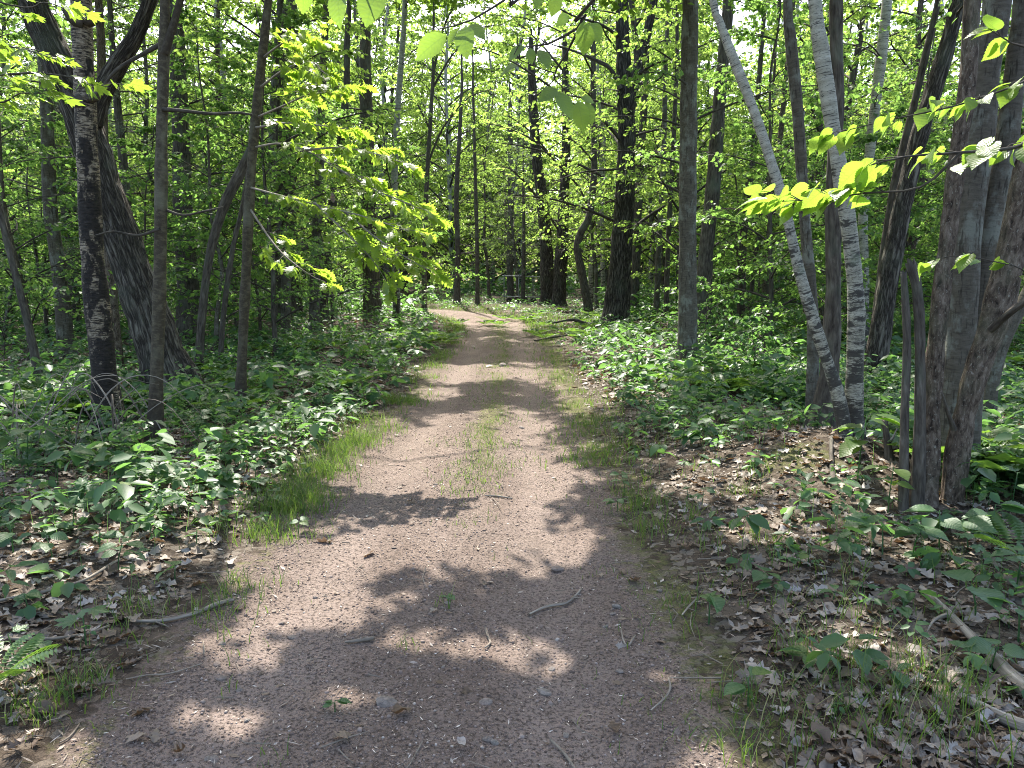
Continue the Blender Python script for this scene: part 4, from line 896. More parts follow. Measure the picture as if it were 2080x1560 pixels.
x, y, r = cover_points(450, 3.2, 12, 69); herbs(b, x, y, r, .12, .40, .11, 4, MAPLE, stems=st_)
x, y, r = cover_points(4200, 8, 17, 63); herbs(b, x, y, r, .08, .50, .115, 6, S6)
x, y, r = cover_points(4200, 15, 32, 64); herbs(b, x, y, r, .10, .55, .15, 6, S6)
x, y, r = cover_points(5200, 28, 62, 65, ypow=1.2); herbs(b, x, y, r, .2, 1.1, .30, 6, K4)
x, y, r = cover_points(2600, 55, 105, 66); herbs(b, x, y, r, .4, 2.6, .62, 7, K4)
o = obj('undergrowth', b.mesh('undergrowth', M['leaf_herb'])); tag(o, 'low green leafy undergrowth covering the forest floor', kind='stuff')
o = obj('stems', st_.mesh('stems', M['leaf_herb'])); tag(o, 'thin stems of the low undergrowth', kind='stuff'); o.name = 'undergrowth_stems'

# ferns in the ground cover
def frond_template():
    b = Bag(); t = np.linspace(.12, 1, 15); z = .42 * t - .45 * t * t
    for s_ in (-1, 1):
        L = .30 * np.sin(np.pi * np.clip(1.08 - t, 0, 1) ** .75) + .02; p = np.stack([0 * t, t, z], 1)
        d = np.stack([s_ * np.ones_like(t), .35 + 0 * t, -.15 + 0 * t], 1); place(b, (K4[0] * [.55, 1, 1], K4[1]), p, d, np.tile([0, 0, 1.0], (15, 1)), L)
    return np.concatenate(b.v), [np.concatenate(f) for f in b.f.values()]
FROND = frond_template()
fb = Bag(); r = np.random.default_rng(71)
for (px, py, nn_, sp, s0) in ((2040, 1020, 4, .5, .55), (1960, 960, 5, .5, .5), (1440, 770, 10, 1.6, .5), (1180, 655, 40, 4.0, .42), (1560, 800, 10, 1.5, .5), (1250, 690, 16, 2.0, .4), (520, 800, 8, 1.5, .45), (120, 850, 6, 1.0, .5), (1700, 700, 14, 2.5, .6), (830, 690, 10, 1.5, .5), (2020, 760, 12, 1.5, .6), (700, 720, 10, 1.6, .5)):
    gx, gy = gp(px, py)
    for i in range(nn_):
        fx, fy = gx + r.standard_normal() * sp * .5, gy + r.standard_normal() * sp * .5; k = 7; az = np.arange(k) * 6.283 / k + r.random()
        place(fb, FROND, np.tile([fx, fy, float(gz(fx, fy))], (k, 1)), np.stack([np.cos(az), np.sin(az), .45 + 0 * az], 1), np.tile([0, 0, 1.0], (k, 1)) + .0, s0 * (.7 + .5 * r.random(k)))
o = obj('fern_undergrowth', fb.mesh('fern_undergrowth', M['fern'])); tag(o, 'feathery green ferns spread through the ground cover', kind='stuff')

# grass along the trail edges, in the middle strip and round the far bend
def grass(bag, x, y, r, h, w=1.0):
    N = len(x); az = r.random(N) * 6.283; hh = h * (.45 + .8 * r.random(N))
    d = np.stack([np.cos(az), np.sin(az), 0 * az], 1); n = np.tile([0, 0, 1.0], (N, 1)) + r.standard_normal((N, 3)) * .18
    place(bag, GRASS, np.stack([x, y, gz(x, y) - .005], 1), d, n, hh, np.clip(w * .16 / hh, .4, 3))
gb = Bag(); r = np.random.default_rng(81)
def edge_grass(n, y0, y1, side, mu, sd, h, thr, seed, w=1.0, yp=1.3):
    y = y0 + (y1 - y0) * r.random(n) ** yp; d = mu + sd * r.standard_normal(n); hw = trail_hw(y, 0 if side < 0 else 1); x = trail_c(np.minimum(y, 38)) + side * (hw + d)
    k = noise2(x * 2.3, y * 2.0, seed) + .4 * (noise2(x * 8, y * 8, seed + 1) - .5) > thr; grass(gb, x[k], y[k], r, h, w)
edge_grass(4200, 4.8, 9.5, -1, .16, .14, .13, .46, 1); edge_grass(2500, 2.4, 5.5, -1, .12, .16, .10, .50, 2); edge_grass(4500, 9, 24, -1, .15, .18, .11, .46, 3, 1.6)
edge_grass(1500, 2.3, 6, 1, .25, .22, .055, .54, 4); edge_grass(5000, 6, 24, 1, .15, .26, .09, .44, 5, 1.6)
for n, y0, y1, h, thr in ((1700, 5.2, 8.6, .055, .50), (3600, 8.6, 26, .06, .40), (260, 3, 5.2, .05, .66)):
    y = y0 + (y1 - y0) * r.random(n); x = trail_c(y) + .05 + .22 * r.standard_normal(n); k = noise2(x * 3, y * 2, 9) > thr; grass(gb, x[k], y[k], r, h, 1.2)
n = 42000; y = 19 + 34 * r.random(n); x = trail_c(np.minimum(y, 38)) + (r.random(n) - .35) * 12; d = trail_d(x, np.minimum(y, 38)); k = (d > -.1) & (d < 4.5 * r.random(n)) & (noise2(x, y, 15) > .35) & ((x > trail_c(np.minimum(y, 38))) | (d < .6) | (y > 36)); grass(gb, x[k], y[k], r, .17, 3.0)
# loose clumps on the right verge
for _ in range(80):
    yy = 2.2 + 6 * r.random() ** 1.3; dd = .15 + 1.6 * r.random() ** 1.5; xx = trail_c(yy) + 1.0 + dd; n = int(8 + 22 * r.random()); grass(gb, xx + .05 * r.standard_normal(n), yy + .05 * r.standard_normal(n), r, .06 + .14 * r.random(), .9)
for px, py, n, h in ((1860, 1470, 70, .22), (1780, 1500, 60, .2), (1700, 1460, 40, .16), (1930, 1530, 50, .2), (1740, 1330, 40, .13), (1580, 1150, 40, .12), (1720, 1130, 50, .14), (730, 900, 120, .2), (660, 960, 90, .18), (780, 870, 120, .2), (560, 1080, 60, .15), (450, 1090, 40, .17), (500, 1070, 35, .16), (560, 1530, 10, .06), (300, 1230, 60, .10), (250, 1250, 60, .09), (100, 1420, 90, .07), (160, 1380, 60, .07), (830, 1300, 22, .05), (905, 1215, 14, .09), (980, 900, 50, .10), (1000, 940, 50, .08), (960, 1050, 40, .05), (1260, 1000, 30, .1)):
    gx, gy = gp(px, py); n = int(n); sp = .12 if n > 30 else .04; grass(gb, gx + sp * r.standard_normal(n), gy + sp * r.standard_normal(n), r, h, .9)
k = None
o = obj('grass', gb.mesh('grass', M['grass'])); tag(o, 'fresh green grass along the trail edges and middle strip', kind='stuff')

# ------------------------------------------------------------------ litter, gravel, chips
r = np.random.default_rng(101)
def litter_pts(n, y0, y1, yp=1.4):
    y = y0 + (y1 - y0) * r.random(n * 3) ** yp; x = (2 * r.random(n * 3) - 1) * (.76 * y + 1.2); d = trail_d(x, y); right = x > trail_c(y)
    dens = np.where(right, sstep(.15, .7, d) * .95, sstep(.08, .6, d) * .95) + .012 * (d < 0)
    k = (r.random(n * 3) < dens) & (noise2(x * 2.4, y * 2.4, 102) > .18) & clear_of_trunks(x, y, .02); return x[k][:n], y[k][:n]
DEADS = [dead(.35, 1), dead(.7, 2), dead(-.4, 3), dead(.15, 4), dead(.5, 5, OVAL), dead(-.25, 6, MAPLE)]
lx, ly = litter_pts(15000, 2.1, 13)
npx, npy = to_px(np.stack([lx, ly, gz(lx, ly)], 1)); vis = (npx > -20) & (npx < 2100) & (npy < 1575)
order = np.argsort(np.where(vis, ly, 99) - .0 * lx); near_l, rest_l = order[:300], order[300:]
_b = strip_leaf([0, .16, .3, .42, .56, .68, .85, 1.0], [.03, .10, .30, .14, .38, .18, .22, 0], cup=.1, arch=.1)
LITE = [dead(.3, 11, _b), dead(-.3, 12, _b), dead(.6, 13, _b)]
lb = Bag()
for j, tm in enumerate(DEADS):
    q = rest_l[j::len(DEADS)]; xx, yy = lx[q], ly[q]; n = len(q); dd, nn = rand_orient(n, r, 0, .35, .38)
    tm_ = LITE[j % 3]
    place(lb, tm_, np.stack([xx, yy, gz(xx, yy) + .005 + .012 * r.random(n)], 1), dd, nn, .030 + .085 * r.random(n) ** 1.5)
lx2, ly2 = litter_pts(9000, 9, 34, 1.2); n = len(lx2); dd, nn = rand_orient(n, r, 0, .3, .35); place(lb, S6, np.stack([lx2, ly2, gz(lx2, ly2) + .015], 1), dd, nn, .10 + .05 * r.random(n))
o = obj('leaf_litter', lb.mesh('leaf_litter', M['litter'])); tag(o, 'brown dead leaves carpeting the verges', kind='stuff')
FALLEN = []
dm = [mesh_np('fallen_leaf', v, f, M['litter'], {'luv': v}) for v, f in DEADS]
for i in near_l:
    k = int(r.integers(len(dm))); o = obj('fallen_leaf', dm[k], None, (lx[i], ly[i], float(gz(lx[i], ly[i])) + .014 + .01 * r.random())); s_ = .045 + .05 * r.random()
    o.scale = (s_, s_, s_); o.rotation_euler = (r.standard_normal() * .3, r.standard_normal() * .3, r.random() * 6.283); FALLEN.append((o, k))

cb = Bag()
def on_trail(n, y0, y1, yp=1.5, m=.1):
    y = y0 + (y1 - y0) * r.random(n) ** yp; x = trail_c(np.minimum(y, 38)) + (2 * r.random(n) - 1) * 1.15; k = trail_d(x, y) < m * r.random(n); return x[k], y[k]
x, y = on_trail(42000, 2.0, 10); k = r.random(len(x)) > .75 * np.exp(-((np.abs(x - trail_c(y)) - .56) / .24) ** 2) * (.4 + noise2(x * 1.5, y * .7, 77)); x, y = x[k], y[k]; n = len(x); dd, nn = rand_orient(n, r, 0, .5, .5); place(cb, CLOD, np.stack([x, y, gz(x, y) + .001], 1), dd, nn, .005 + .013 * r.random(n) ** 3.5)
x, y = on_trail(1900, 2.0, 14); n = len(x); dd, nn = rand_orient(n, r, 0, .4, .3); place(cb, CLOD, np.stack([x, y, gz(x, y) + .001], 1), dd, nn, .012 + .018 * r.random(n) ** 2)
o = obj('gravel', cb.mesh('gravel', M['gravel'])); tag(o, 'fine dark gravel and soil crumbs over the trail', kind='stuff')
cb = Bag(); x, y = on_trail(2600, 2.0, 10, 1.5, .6); n = len(x); dd, nn = rand_orient(n, r, 0, .2, .25); place(cb, FLAKE, np.stack([x, y, gz(x, y) + .004], 1), dd, nn, .010 + .018 * r.random(n) ** 2, .35)
o = obj('seed_debris', cb.mesh('seed_debris', M['chip'])); tag(o, 'small pale seed husks and bark flakes dotted over the trail', kind='stuff')
# brown slivers and needles on the verges
db = Bag(); n = 9000; y = 2.1 + 9 * r.random(n) ** 1.5; x = trail_c(y) + (r.random(n) * 2 - 1) * 3.8; k = (trail_d(x, y) > -.25 * r.random(n)) | (r.random(n) < .12); x, y = x[k], y[k]; n = len(x)
dd, nn = rand_orient(n, r, 0, .25, .3); place(db, FLAKE, np.stack([x, y, gz(x, y) + .006], 1), dd, nn, .02 + .05 * r.random(n) ** 1.5, .10 + .08 * r.random(n))
o = obj('sliver_debris', db.mesh('sliver_debris', M['litter'])); tag(o, 'brown slivers of bark and stalks littering the verges', kind='stuff')
db = Bag(); n = 16000; y = 2.1 + 10 * r.random(n) ** 1.5; x = trail_c(y) + (r.random(n) * 2 - 1) * 4.6; k = ((trail_d(x, y) > .05 + .35 * r.random(n)) & (noise2(x * 1.6, y * 1.6, 103) > .3)) | (r.random(n) < .05); x, y = x[k], y[k]; n = len(x)
dd, nn = rand_orient(n, r, 0, .3, .35); place(db, FLAKE, np.stack([x, y, gz(x, y) + .006], 1), dd, nn, .018 + .035 * r.random(n) ** 1.5, .5 + .5 * r.random(n))
o = obj('leaf_debris', db.mesh('leaf_debris', M['litter'])); tag(o, 'broken scraps of old leaves matted over the verges', kind='stuff')
# fine twiggy debris
tb = Bag()
for _ in range(420):
    yy = 2.1 + 7 * r.random() ** 1.4; xx = trail_c(yy) + (r.random() * 2 - 1) * 3.6
    if trail_d(xx, yy) < 0 and r.random() < .72: continue
    a = r.random() * 6.283; L = .05 + .22 * r.random() ** 2; q = np.array([[xx, yy], [xx + math.cos(a) * L * .5 + .02 * r.standard_normal(), yy + math.sin(a) * L * .5], [xx + math.cos(a) * L, yy + math.sin(a) * L]])
    v, f, bk = tube(np.column_stack([q, gz(q[:, 0], q[:, 1]) + .006 + .012 * r.random()]), np.array([1, .8, .5]) * (.0015 + .003 * r.random()), 4); tb.add(v, f, bk=bk)
o = obj('twig_debris', tb.mesh('twig_debris', M['twig'])); tag(o, 'fine broken twigs scattered over trail and verges', kind='stuff')

# ------------------------------------------------------------------ sticks, fallen limbs and stones one can point at
def stick(name, label, px, wd, mat='twig', lift=.012, cat='stick', forks=(), group=None, zs=None):
    P = []
    for i, (a, b_) in enumerate(px):
        x, y = gp(a, b_); P.append([x, y, float(gz(x, y)) + lift + (zs[i] if zs else 0)])
    wd = np.array(wd, float) * (.68 if max(wd) < 14 else 1.0); P = np.array(P); R = wd / 2 * np.linalg.norm(P - [0, 0, CAM_H], axis=1) / F_PX
    root = empty(name, P[0]); tag(root, label, cat, group)
    stem_part('shaft', root, mat, P, R, 10, .03, .14, .0015 if max(wd) > 12 else 0, 0, int(px[0][0]), broken=True)
    for f_ in forks:
        FP = np.array([[*gp(a, b_), 0] for a, b_ in f_]); FP[:, 2] = gz(FP[:, 0], FP[:, 1]) + lift + np.linspace(0, .03, len(FP)); stem_part('side_twig', root, mat, FP, np.linspace(R.mean() * .55, .0015, len(FP)), 6, .03, .1)
    return root
STICKS = [
 stick('fallen_limb', 'long pale grey fallen limb lying through the leaf litter toward the lower right corner', [(1868, 1232), (1930, 1290), (2000, 1362), (2060, 1430), (2110, 1480)], [8, 15, 20, 24, 26], 'deadwood', .02, 'fallen branch', [[(1925, 1285), (1895, 1300), (1878, 1330)]]),
 stick('fallen_limb', 'shorter grey fallen limb lying below the long one at the corner', [(1936, 1448), (1990, 1480), (2050, 1512), (2120, 1540)], [10, 18, 22, 26], 'deadwood', .02, 'fallen branch'),
 stick('stick', 'long curved stick at the edge of the trail on the fern side', [(270, 1260), (330, 1256), (395, 1240), (440, 1222), (472, 1212)], [7, 9, 11, 12, 10], 'deadwood', .015),
 stick('stick', 'thin pale stick running under seedlings along the leafy bank', [(0, 1250), (90, 1225), (170, 1198), (230, 1160), (245, 1150)], [9, 10, 8, 7, 5], 'deadwood', .02),
 stick('stick', 'dark stick lying lowest along the fern bank edge', [(-20, 1318), (40, 1314), (110, 1305), (180, 1290), (220, 1272)], [10, 9, 8, 7, 5], 'twig', .015),
 stick('stick', 'forked pale twig lying across the middle of the trail', [(1075, 1232), (1110, 1212), (1150, 1203), (1172, 1190), (1180, 1180)], [6, 8, 8, 7, 5], 'deadwood', .012, forks=[[(1165, 1195), (1182, 1205), (1182, 1222)]]),
 stick('stick', 'short stout brown stick chunk on the sunny patch of trail', [(700, 1292), (722, 1291), (745, 1290), (757, 1288)], [6, 11, 13, 9], 'twig', .012),
 stick('stick', 'small dark forked twig in the middle of the sunlit trail strip', [(985, 1262), (990, 1278), (996, 1290), (986, 1302)], [4, 5, 6, 4], 'twig', .01, forks=[[(996, 1288), (988, 1275)]]),
 stick('stick', 'thin dark twig across the grassy middle strip', [(985, 1000), (1010, 1001), (1040, 1003)], [4, 5, 4], 'twig', .01, forks=[[(1000, 1004), (1012, 1022), (1020, 1034)]]),
 stick('stick', 'curving dark twig near the bottom edge of the trail', [(1118, 1472), (1145, 1498), (1168, 1530), (1175, 1560)], [6, 8, 7, 5], 'twig', .01),
 stick('stick', 'bent pale twig on the mossy verge near the bottom', [(1322, 1432), (1350, 1405), (1362, 1385), (1358, 1368)], [5, 6, 6, 4], 'deadwood', .012),
 stick('stick', 'hooked pale twig beside the trail where moss begins', [(1262, 1270), (1266, 1290), (1275, 1302), (1290, 1282)], [5, 5, 6, 4], 'deadwood', .012),
 stick('stick', 'white forked twig on the leaf litter verge', [(1385, 1245), (1400, 1228), (1415, 1215)], [5, 6, 5], 'deadwood', .014, forks=[[(1405, 1240), (1403, 1270), (1412, 1300)]]),
 stick('stick', 'thin brown twig crossing the shaded gravel', [(255, 1372), (300, 1362), (345, 1357), (410, 1335)], [3, 4, 4, 3], 'twig', .008),
 stick('stick', 'faint curved root twig in the shade by the near edge', [(120, 1500), (140, 1488), (155, 1470), (160, 1462)], [4, 5, 4, 3], 'twig', .008),
 stick('fallen_branch', 'bare pale branch lying at the foot of the scorched birch', [(222, 898), (250, 888), (275, 872), (290, 862)], [8, 11, 12, 8], 'deadwood', .06, 'fallen branch', [[(232, 890), (240, 872), (262, 866)]]),
 stick('fallen_branch', 'dark root like branch by the mossy mound', [(1700, 1040), (1688, 1010), (1684, 975), (1690, 945)], [10, 13, 12, 7], 'dark', .01, 'fallen branch', ),
 stick('fallen_branch', 'low dark fallen branch on the verge beyond the litter', [(1085, 692), (1140, 688), (1180, 690)], [4, 6, 3], 'dark', .05, 'fallen branch'),
 stick('fallen_branch', 'fallen branch in the ferns below the big dark oak', [(1270, 668), (1310, 664), (1352, 676)], [5, 8, 4], 'dark', .12, 'fallen branch'),
]
def brush(name, label, px, py, n, seed, span=.9):
    rr = np.random.default_rng(seed); x, y = gp(px, py); z = float(gz(x, y)); root = empty(name, (x, y, z)); tag(root, label, 'dead brush')
    for _ in range(n):
        a = rr.random() * 6.283; L = span * (.5 + .8 * rr.random()); b0 = np.array([x + .25 * rr.standard_normal(), y + .2 * rr.standard_normal(), z]); d = np.array([math.cos(a), math.sin(a) * .6, 0])
        stem_part('twig', root, 'twig' if rr.random() < .5 else 'deadwood', np.array([b0, b0 + d * L * .4 + [0, 0, .28 + .3 * rr.random()], b0 + d * L * .8 + [0, 0, .35 + .35 * rr.random()], b0 + d * L * 1.2 + [0, 0, .12 + .5 * rr.random()]]), np.array([.007, .006, .004, .002]) * (.7 + .6 * rr.random()), 5, .08, .1)
brush('dead_brush', 'tangle of bare grey twigs arching at the foot of the scorched birch', 250, 935, 14, 5)
brush('dead_brush', 'bare brushy twigs sprawling through the plants at the edge of the leafy bank', 30, 960, 12, 6, 1.1)
r = np.random.default_rng(121)
def rock_mesh(seed):
    rr = np.random.default_rng(seed); import bmesh
    bm = bmesh.new(); bmesh.ops.create_icosphere(bm, subdivisions=2, radius=.5)
    for v in bm.verts:
        c = np.array(v.co) * 2.2; k = .72 + .55 * float(noise3(c[0] + seed, c[1], c[2], seed)); v.co *= k; v.co.z *= .55; v.co.x *= 1.15
    me = bpy.data.meshes.new('stone'); bm.to_mesh(me); bm.free(); me.materials.append(M['rock']); return me
RM = [rock_mesh(s_) for s_ in (3, 8, 14, 21)]
STONES = []
for px, py, wd in ((1135, 1135, 24), (788, 1413, 48), (1105, 1375, 30), (592, 1267, 14), (452, 1294, 11), (505, 1315, 10), (440, 1330, 14), (448, 1355, 16), (485, 1370, 12), (1253, 1220, 18), (1245, 1232, 12), (985, 1408, 22), (990, 1483, 20), (1005, 1487, 18), (433, 1508, 18), (420, 1505, 12), (500, 1430, 12), (1190, 1540, 18), (1150, 1460, 14), (570, 1244, 12), (1258, 1345, 14), (1300, 1390, 16), (950, 1410, 10), (800, 1100, 10), (885, 975, 9), (1020, 740, 16), (1060, 860, 10), (1120, 1330, 12), (1375, 1470, 15), (640, 1190, 9), (900, 1340, 9), (1230, 1255, 13), (350, 1460, 13), (1340, 1190, 12)):
    x, y = gp(px, py); d = math.hypot(x, y); s_ = wd * 1.15 * d / F_PX; o = obj('stone', RM[len(STONES) % 4], None, (x, y, float(gz(x, y)) + s_ * (.04 if wd < 30 else -.10))); o.scale = (s_, s_ * (.8 + .3 * r.random()), s_ * (.7 + .4 * r.random())); o.rotation_euler = (.2 * r.standard_normal(), .2 * r.standard_normal(), r.random() * 6.28); STONES.append(o)

# ------------------------------------------------------------------ single plants near the camera: stem and each leaf a part
LM = {k: mesh_np(k + '_leaf', t[0], t[1], M[m], {'luv': t[0]}) for k, t, m in (('oval', SERRATE, 'leaf_herb_near'), ('heart', HEART, 'leaf_herb_near'), ('maple', MAPLE, 'leaf_herb_near'), ('young', SERRATE, 'leaf_overhead'), ('young_heart', HEART, 'leaf_young'), ('oak', OAK, 'leaf_oak'), ('young_maple', MAPLE, 'leaf_maple'))}
def put_leaf(kind, root, p, d, n, size, wid=1.0, name='leaf', mesh=None):
    d = unit(np.asarray(d, float)); sd = unit(np.cross(d, n)); nn = np.cross(sd, d); o = obj(name, mesh or LM[kind], root)
    m = np.eye(4); m[:3, 0] = sd * size * wid; m[:3, 1] = d * size; m[:3, 2] = nn * size; m[:3, 3] = np.asarray(p) - np.array(root.location)
    o.matrix_local = Matrix(m.tolist()); return o
PLANTS = []
def plant(kind, x, y, h, leaf, k, r, cat='seedling', name='seedling', tiers=1, droop=.2, wid=1.0, stalk=.25):
    z = float(gz(x, y)); root = empty(name, (x, y, z)); lean = r.standard_normal(2) * .12 * h; top = np.array([x + lean[0], y + lean[1], z + h])
    b = Bag(); v, f, bk = tube(np.array([[x, y, z - .02], [x + lean[0] * .3, y + lean[1] * .3, z + h * .5], top]), np.array([.0035, .003, .002]) * (.6 + leaf * 5), 5); b.add(v, f, bk=bk)
    a0 = r.random() * 6.283; lv = []
    for i in range(k):
        az = a0 + i * 6.283 / max(k / tiers, 1) + .35 * r.standard_normal(); q = 1 - .55 * (i % tiers) / max(tiers, 1) - .08 * r.random(); c = np.array([x, y, z]) + (top - [x, y, z]) * q
        s_ = leaf * (.7 + .5 * r.random()); dv = np.array([math.cos(az), math.sin(az), -.1 - droop * r.random() + .15]); base = c + unit(dv + [0, 0, .35]) * s_ * stalk
        v, f, bk = tube(np.array([c, base]), np.array([.0016, .0012]), 3, cap=False); b.add(v, f, bk=bk)
        lv.append((base, dv, np.array([.25 * r.standard_normal(), .25 * r.standard_normal() - .1, 1.0]), s_))
    obj('stem', b.mesh('stem', M['leaf_herb'], root.location), root)
    for base, dv, n, s_ in lv: put_leaf(kind, root, base, dv, n, s_, wid * (.85 + .3 * r.random()))
    PLANTS.append((root, kind, k, x, y)); return root
r = np.random.default_rng(131)
for px, py, kd, h, lf_, k in (
    (1790, 1165, 'heart', .20, .15, 3), (1850, 1160, 'heart', .16, .16, 3), (1905, 1140, 'heart', .22, .15, 4), (1965, 1150, 'heart', .17, .15, 4), (2010, 1135, 'heart', .22, .14, 4), (2050, 1080, 'oval', .25, .12, 5), (1980, 1290, 'heart', .16, .15, 2), (2060, 1240, 'oval', .2, .13, 5),
    (2066, 1330, 'heart', .15, .14, 3), (1550, 1195, 'heart', .06, .085, 3), (1425, 1040, 'oval', .12, .07, 5), (1270, 1000, 'oval', .16, .07, 6), (1255, 1030, 'oval', .10, .08, 4), (1395, 1030, 'maple', .10, .07, 4), (1440, 1260, 'oval', .14, .10, 4), (1520, 1420, 'oval', .12, .09, 4),
    (1640, 1170, 'oval', .10, .07, 5), (1480, 950, 'maple', .18, .09, 5), (1545, 905, 'oval', .2, .10, 6), (1600, 915, 'maple', .2, .10, 5), (1655, 925, 'oval', .25, .11, 6), (1625, 1060, 'heart', .14, .10, 4), (2010, 1390, 'heart', .10, .11, 3), (1960, 1400, 'oval', .1, .09, 3), (1690, 1240, 'oval', .06, .06, 3), (1830, 1280, 'oval', .08, .07, 4), (1750, 1230, 'maple', .07, .06, 4),
    (30, 1150, 'heart', .16, .10, 4), (110, 1160, 'oval', .14, .09, 5), (175, 1310, 'maple', .16, .11, 4), (60, 1260, 'heart', .1, .08, 4), (240, 1170, 'oval', .16, .09, 6), (205, 1140, 'heart', .14, .10, 4), (355, 1175, 'heart', .07, .10, 2), (310, 1110, 'oval', .16, .08, 5), (400, 1110, 'heart', .10, .08, 4),
    (280, 1030, 'oval', .2, .10, 5), (205, 990, 'heart', .22, .11, 5), (120, 1010, 'maple', .3, .11, 6), (60, 990, 'heart', .35, .12, 5), (150, 940, 'oval', .3, .12, 6), (250, 960, 'oval', .28, .12, 6), (330, 980, 'heart', .25, .11, 5), (400, 910, 'maple', .25, .12, 6), (440, 900, 'oval', .25, .12, 6), (460, 1000, 'heart', .15, .09, 5),
    (520, 980, 'heart', .14, .09, 4), (560, 1020, 'heart', .10, .09, 4), (620, 965, 'heart', .10, .08, 4), (605, 1070, 'heart', .07, .07, 3), (20, 1060, 'oval', .3, .12, 6), (680, 1430, 'oval', .05, .05, 4), (912, 1215, 'oval', .05, .04, 4), (150, 1095, 'oval', .22, .10, 6), (355, 1060, 'maple', .15, .09, 5), (480, 1060, 'maple', .08, .06, 4), (95, 1330, 'oval', .07, .07, 4), (30, 1340, 'maple', .1, .08, 4)):
    x, y = gp(px, py); plant(kd, x, y, h, lf_, k, r, tiers=1 if k < 4 else 2)
# random fill of small single seedlings among them
x, y, r2 = cover_points(150, 2.6, 8.5, 141)
for a, b_ in zip(x, y):
    k = int(r.integers(3, 7)); plant(['heart', 'oval', 'maple'][int(r.integers(3))], a, b_, .06 + .25 * r.random() ** 1.5, .065 + .05 * r.random(), k, r, tiers=1 if k < 5 else 2)
x, y = gp(1738, 1020); pl = plant('young', x, y, .46, .20, 9, r, tiers=3, droop=.5); PLANTS.pop(); tag(pl, 'bright yellow green sapling with drooping pointed leaves in front of the white birch', 'sapling'); pl.name = 'bright_sapling'
x, y = gp(1800, 1080); pl = plant('young', x, y, .30, .13, 5, r, tiers=2, droop=.6); PLANTS.pop(); tag(pl, 'lower bright green sprout leaning against the broken dead stems', 'sapling'); pl.name = 'bright_sapling'
# two ferns at the near edge and by the lower corner
for px, py, s_, lab in ((-10, 1400, .26, 'small bright fern poking in at the near edge of the leafy bank'), (2068, 1175, .34, 'light green fern among broad leaves by the stem cluster')):
    x, y = gp(px, py); root = empty('fern', (x, y, float(gz(x, y)))); tag(root, lab, 'fern'); fm_ = mesh_np('frond', FROND[0], FROND[1], M['fern'])
    for i in range(6):
        a = i * 1.05 + .3; put_leaf(None, root, root.location, [math.cos(a), math.sin(a), .6], [0, 0, 1.0], s_ * (.8 + .4 * random.random()), 1, 'frond', fm_)

# ------------------------------------------------------------------ sunlit oak branches: every leaf a part (the 300 largest), the rest one part
r = np.random.default_rng(151)
bag = Bag(); OL = []
for pts, n_t in (
    ([(518, 240, 8.0), (575, 215, 7.8), (630, 190, 7.5), (690, 175, 7.2)], 10), ([(512, 300, 8.0), (570, 292, 7.8), (630, 310, 7.5), (690, 345, 7.2), (740, 362, 7.0)], 12), ([(620, 305, 7.5), (690, 300, 7.3), (760, 312, 7.0), (815, 330, 6.9)], 10),
    ([(514, 260, 8.0), (580, 250, 7.6), (650, 255, 7.3), (700, 262, 7.2)], 10), ([(506, 380, 8.0), (580, 400, 7.4), (660, 420, 6.9), (740, 440, 6.6), (830, 470, 6.3)], 15), ([(690, 345, 7.2), (760, 385, 6.9), (820, 410, 6.7), (856, 425, 6.6)], 10),
    ([(700, 430, 6.8), (760, 480, 6.5), (820, 520, 6.3), (868, 548, 6.2)], 10), ([(640, 412, 7.0), (700, 470, 6.7), (750, 520, 6.5), (775, 555, 6.4)], 8), ([(525, 180, 8.0), (580, 140, 7.7), (630, 125, 7.5), (660, 150, 7.3)], 9), ([(505, 420, 8.0), (560, 500, 7.6), (610, 545, 7.3), (650, 570, 7.2)], 8), ([(530, 120, 8), (580, 85, 7.8), (640, 70, 7.6)], 8)):
    bag = Bag(); spray(bag, OL, [at(a, b_, Y) for a, b_, Y in pts], .012, r, .3, n_t, 7, .15, .26, .5)
    obj('branch', bag.mesh('branch', M['deadwood'], LICHEN.location, True), LICHEN)
OL.sort(key=lambda t: np.linalg.norm(t[0] - [0, 0, CAM_H]) / t[3])
for p, d, n, s_ in OL[:300]: put_leaf('oak', LICHEN, p, d, n, s_)
if len(OL) > 300:
    b = Bag(); q = OL[300:]; place(b, OAK, np.array([t[0] for t in q]), np.array([t[1] for t in q]), np.array([t[2] for t in q]), np.array([t[3] for t in q])); obj('crown_leaves', b.mesh('crown_leaves', M['leaf_oak'], LICHEN.location), LICHEN)['kind'] = 'stuff'
dl = put_leaf('oak', LICHEN, at(676, 400, 6.7), [.1, 0, -1], [0, -1, 0], .10, name='dead_leaf', mesh=dm[0]); dl['label'] = 'withered orange brown leaf'

# ------------------------------------------------------------------ maple at the left edge, its branch with lobed leaves across the scorched birch
def edge_tree(name, label, cat, base, top, r0, bk_, limbs, kind, size, seed, n_leaf=4, twig=.22, droop=.35, start=.3):
    r = np.random.default_rng(seed); root = empty(name, base); tag(root, label, cat); b0 = np.array(base); t0 = np.array(top)
    stem_part('trunk', root, bk_, np.array([b0 - [0, 0, .08], b0 * .66 + t0 * .34 + [.03, 0, 0], b0 * .33 + t0 * .67 - [.03, 0, 0], t0]), np.array([r0, r0 * .85, r0 * .7, r0 * .4]), 16, .06, .08, 0, .4, seed)
    out = []
    for pts, n_t, rr in limbs:
        bag = Bag(); spray(bag, out, pts, rr, r, start, n_t, n_leaf, size, twig, droop); obj('branch', bag.mesh('branch', M['branch'], root.location, True), root)
    for p, d, n, s_ in out[:300]: put_leaf(kind, root, p, d, n, s_)
    return root
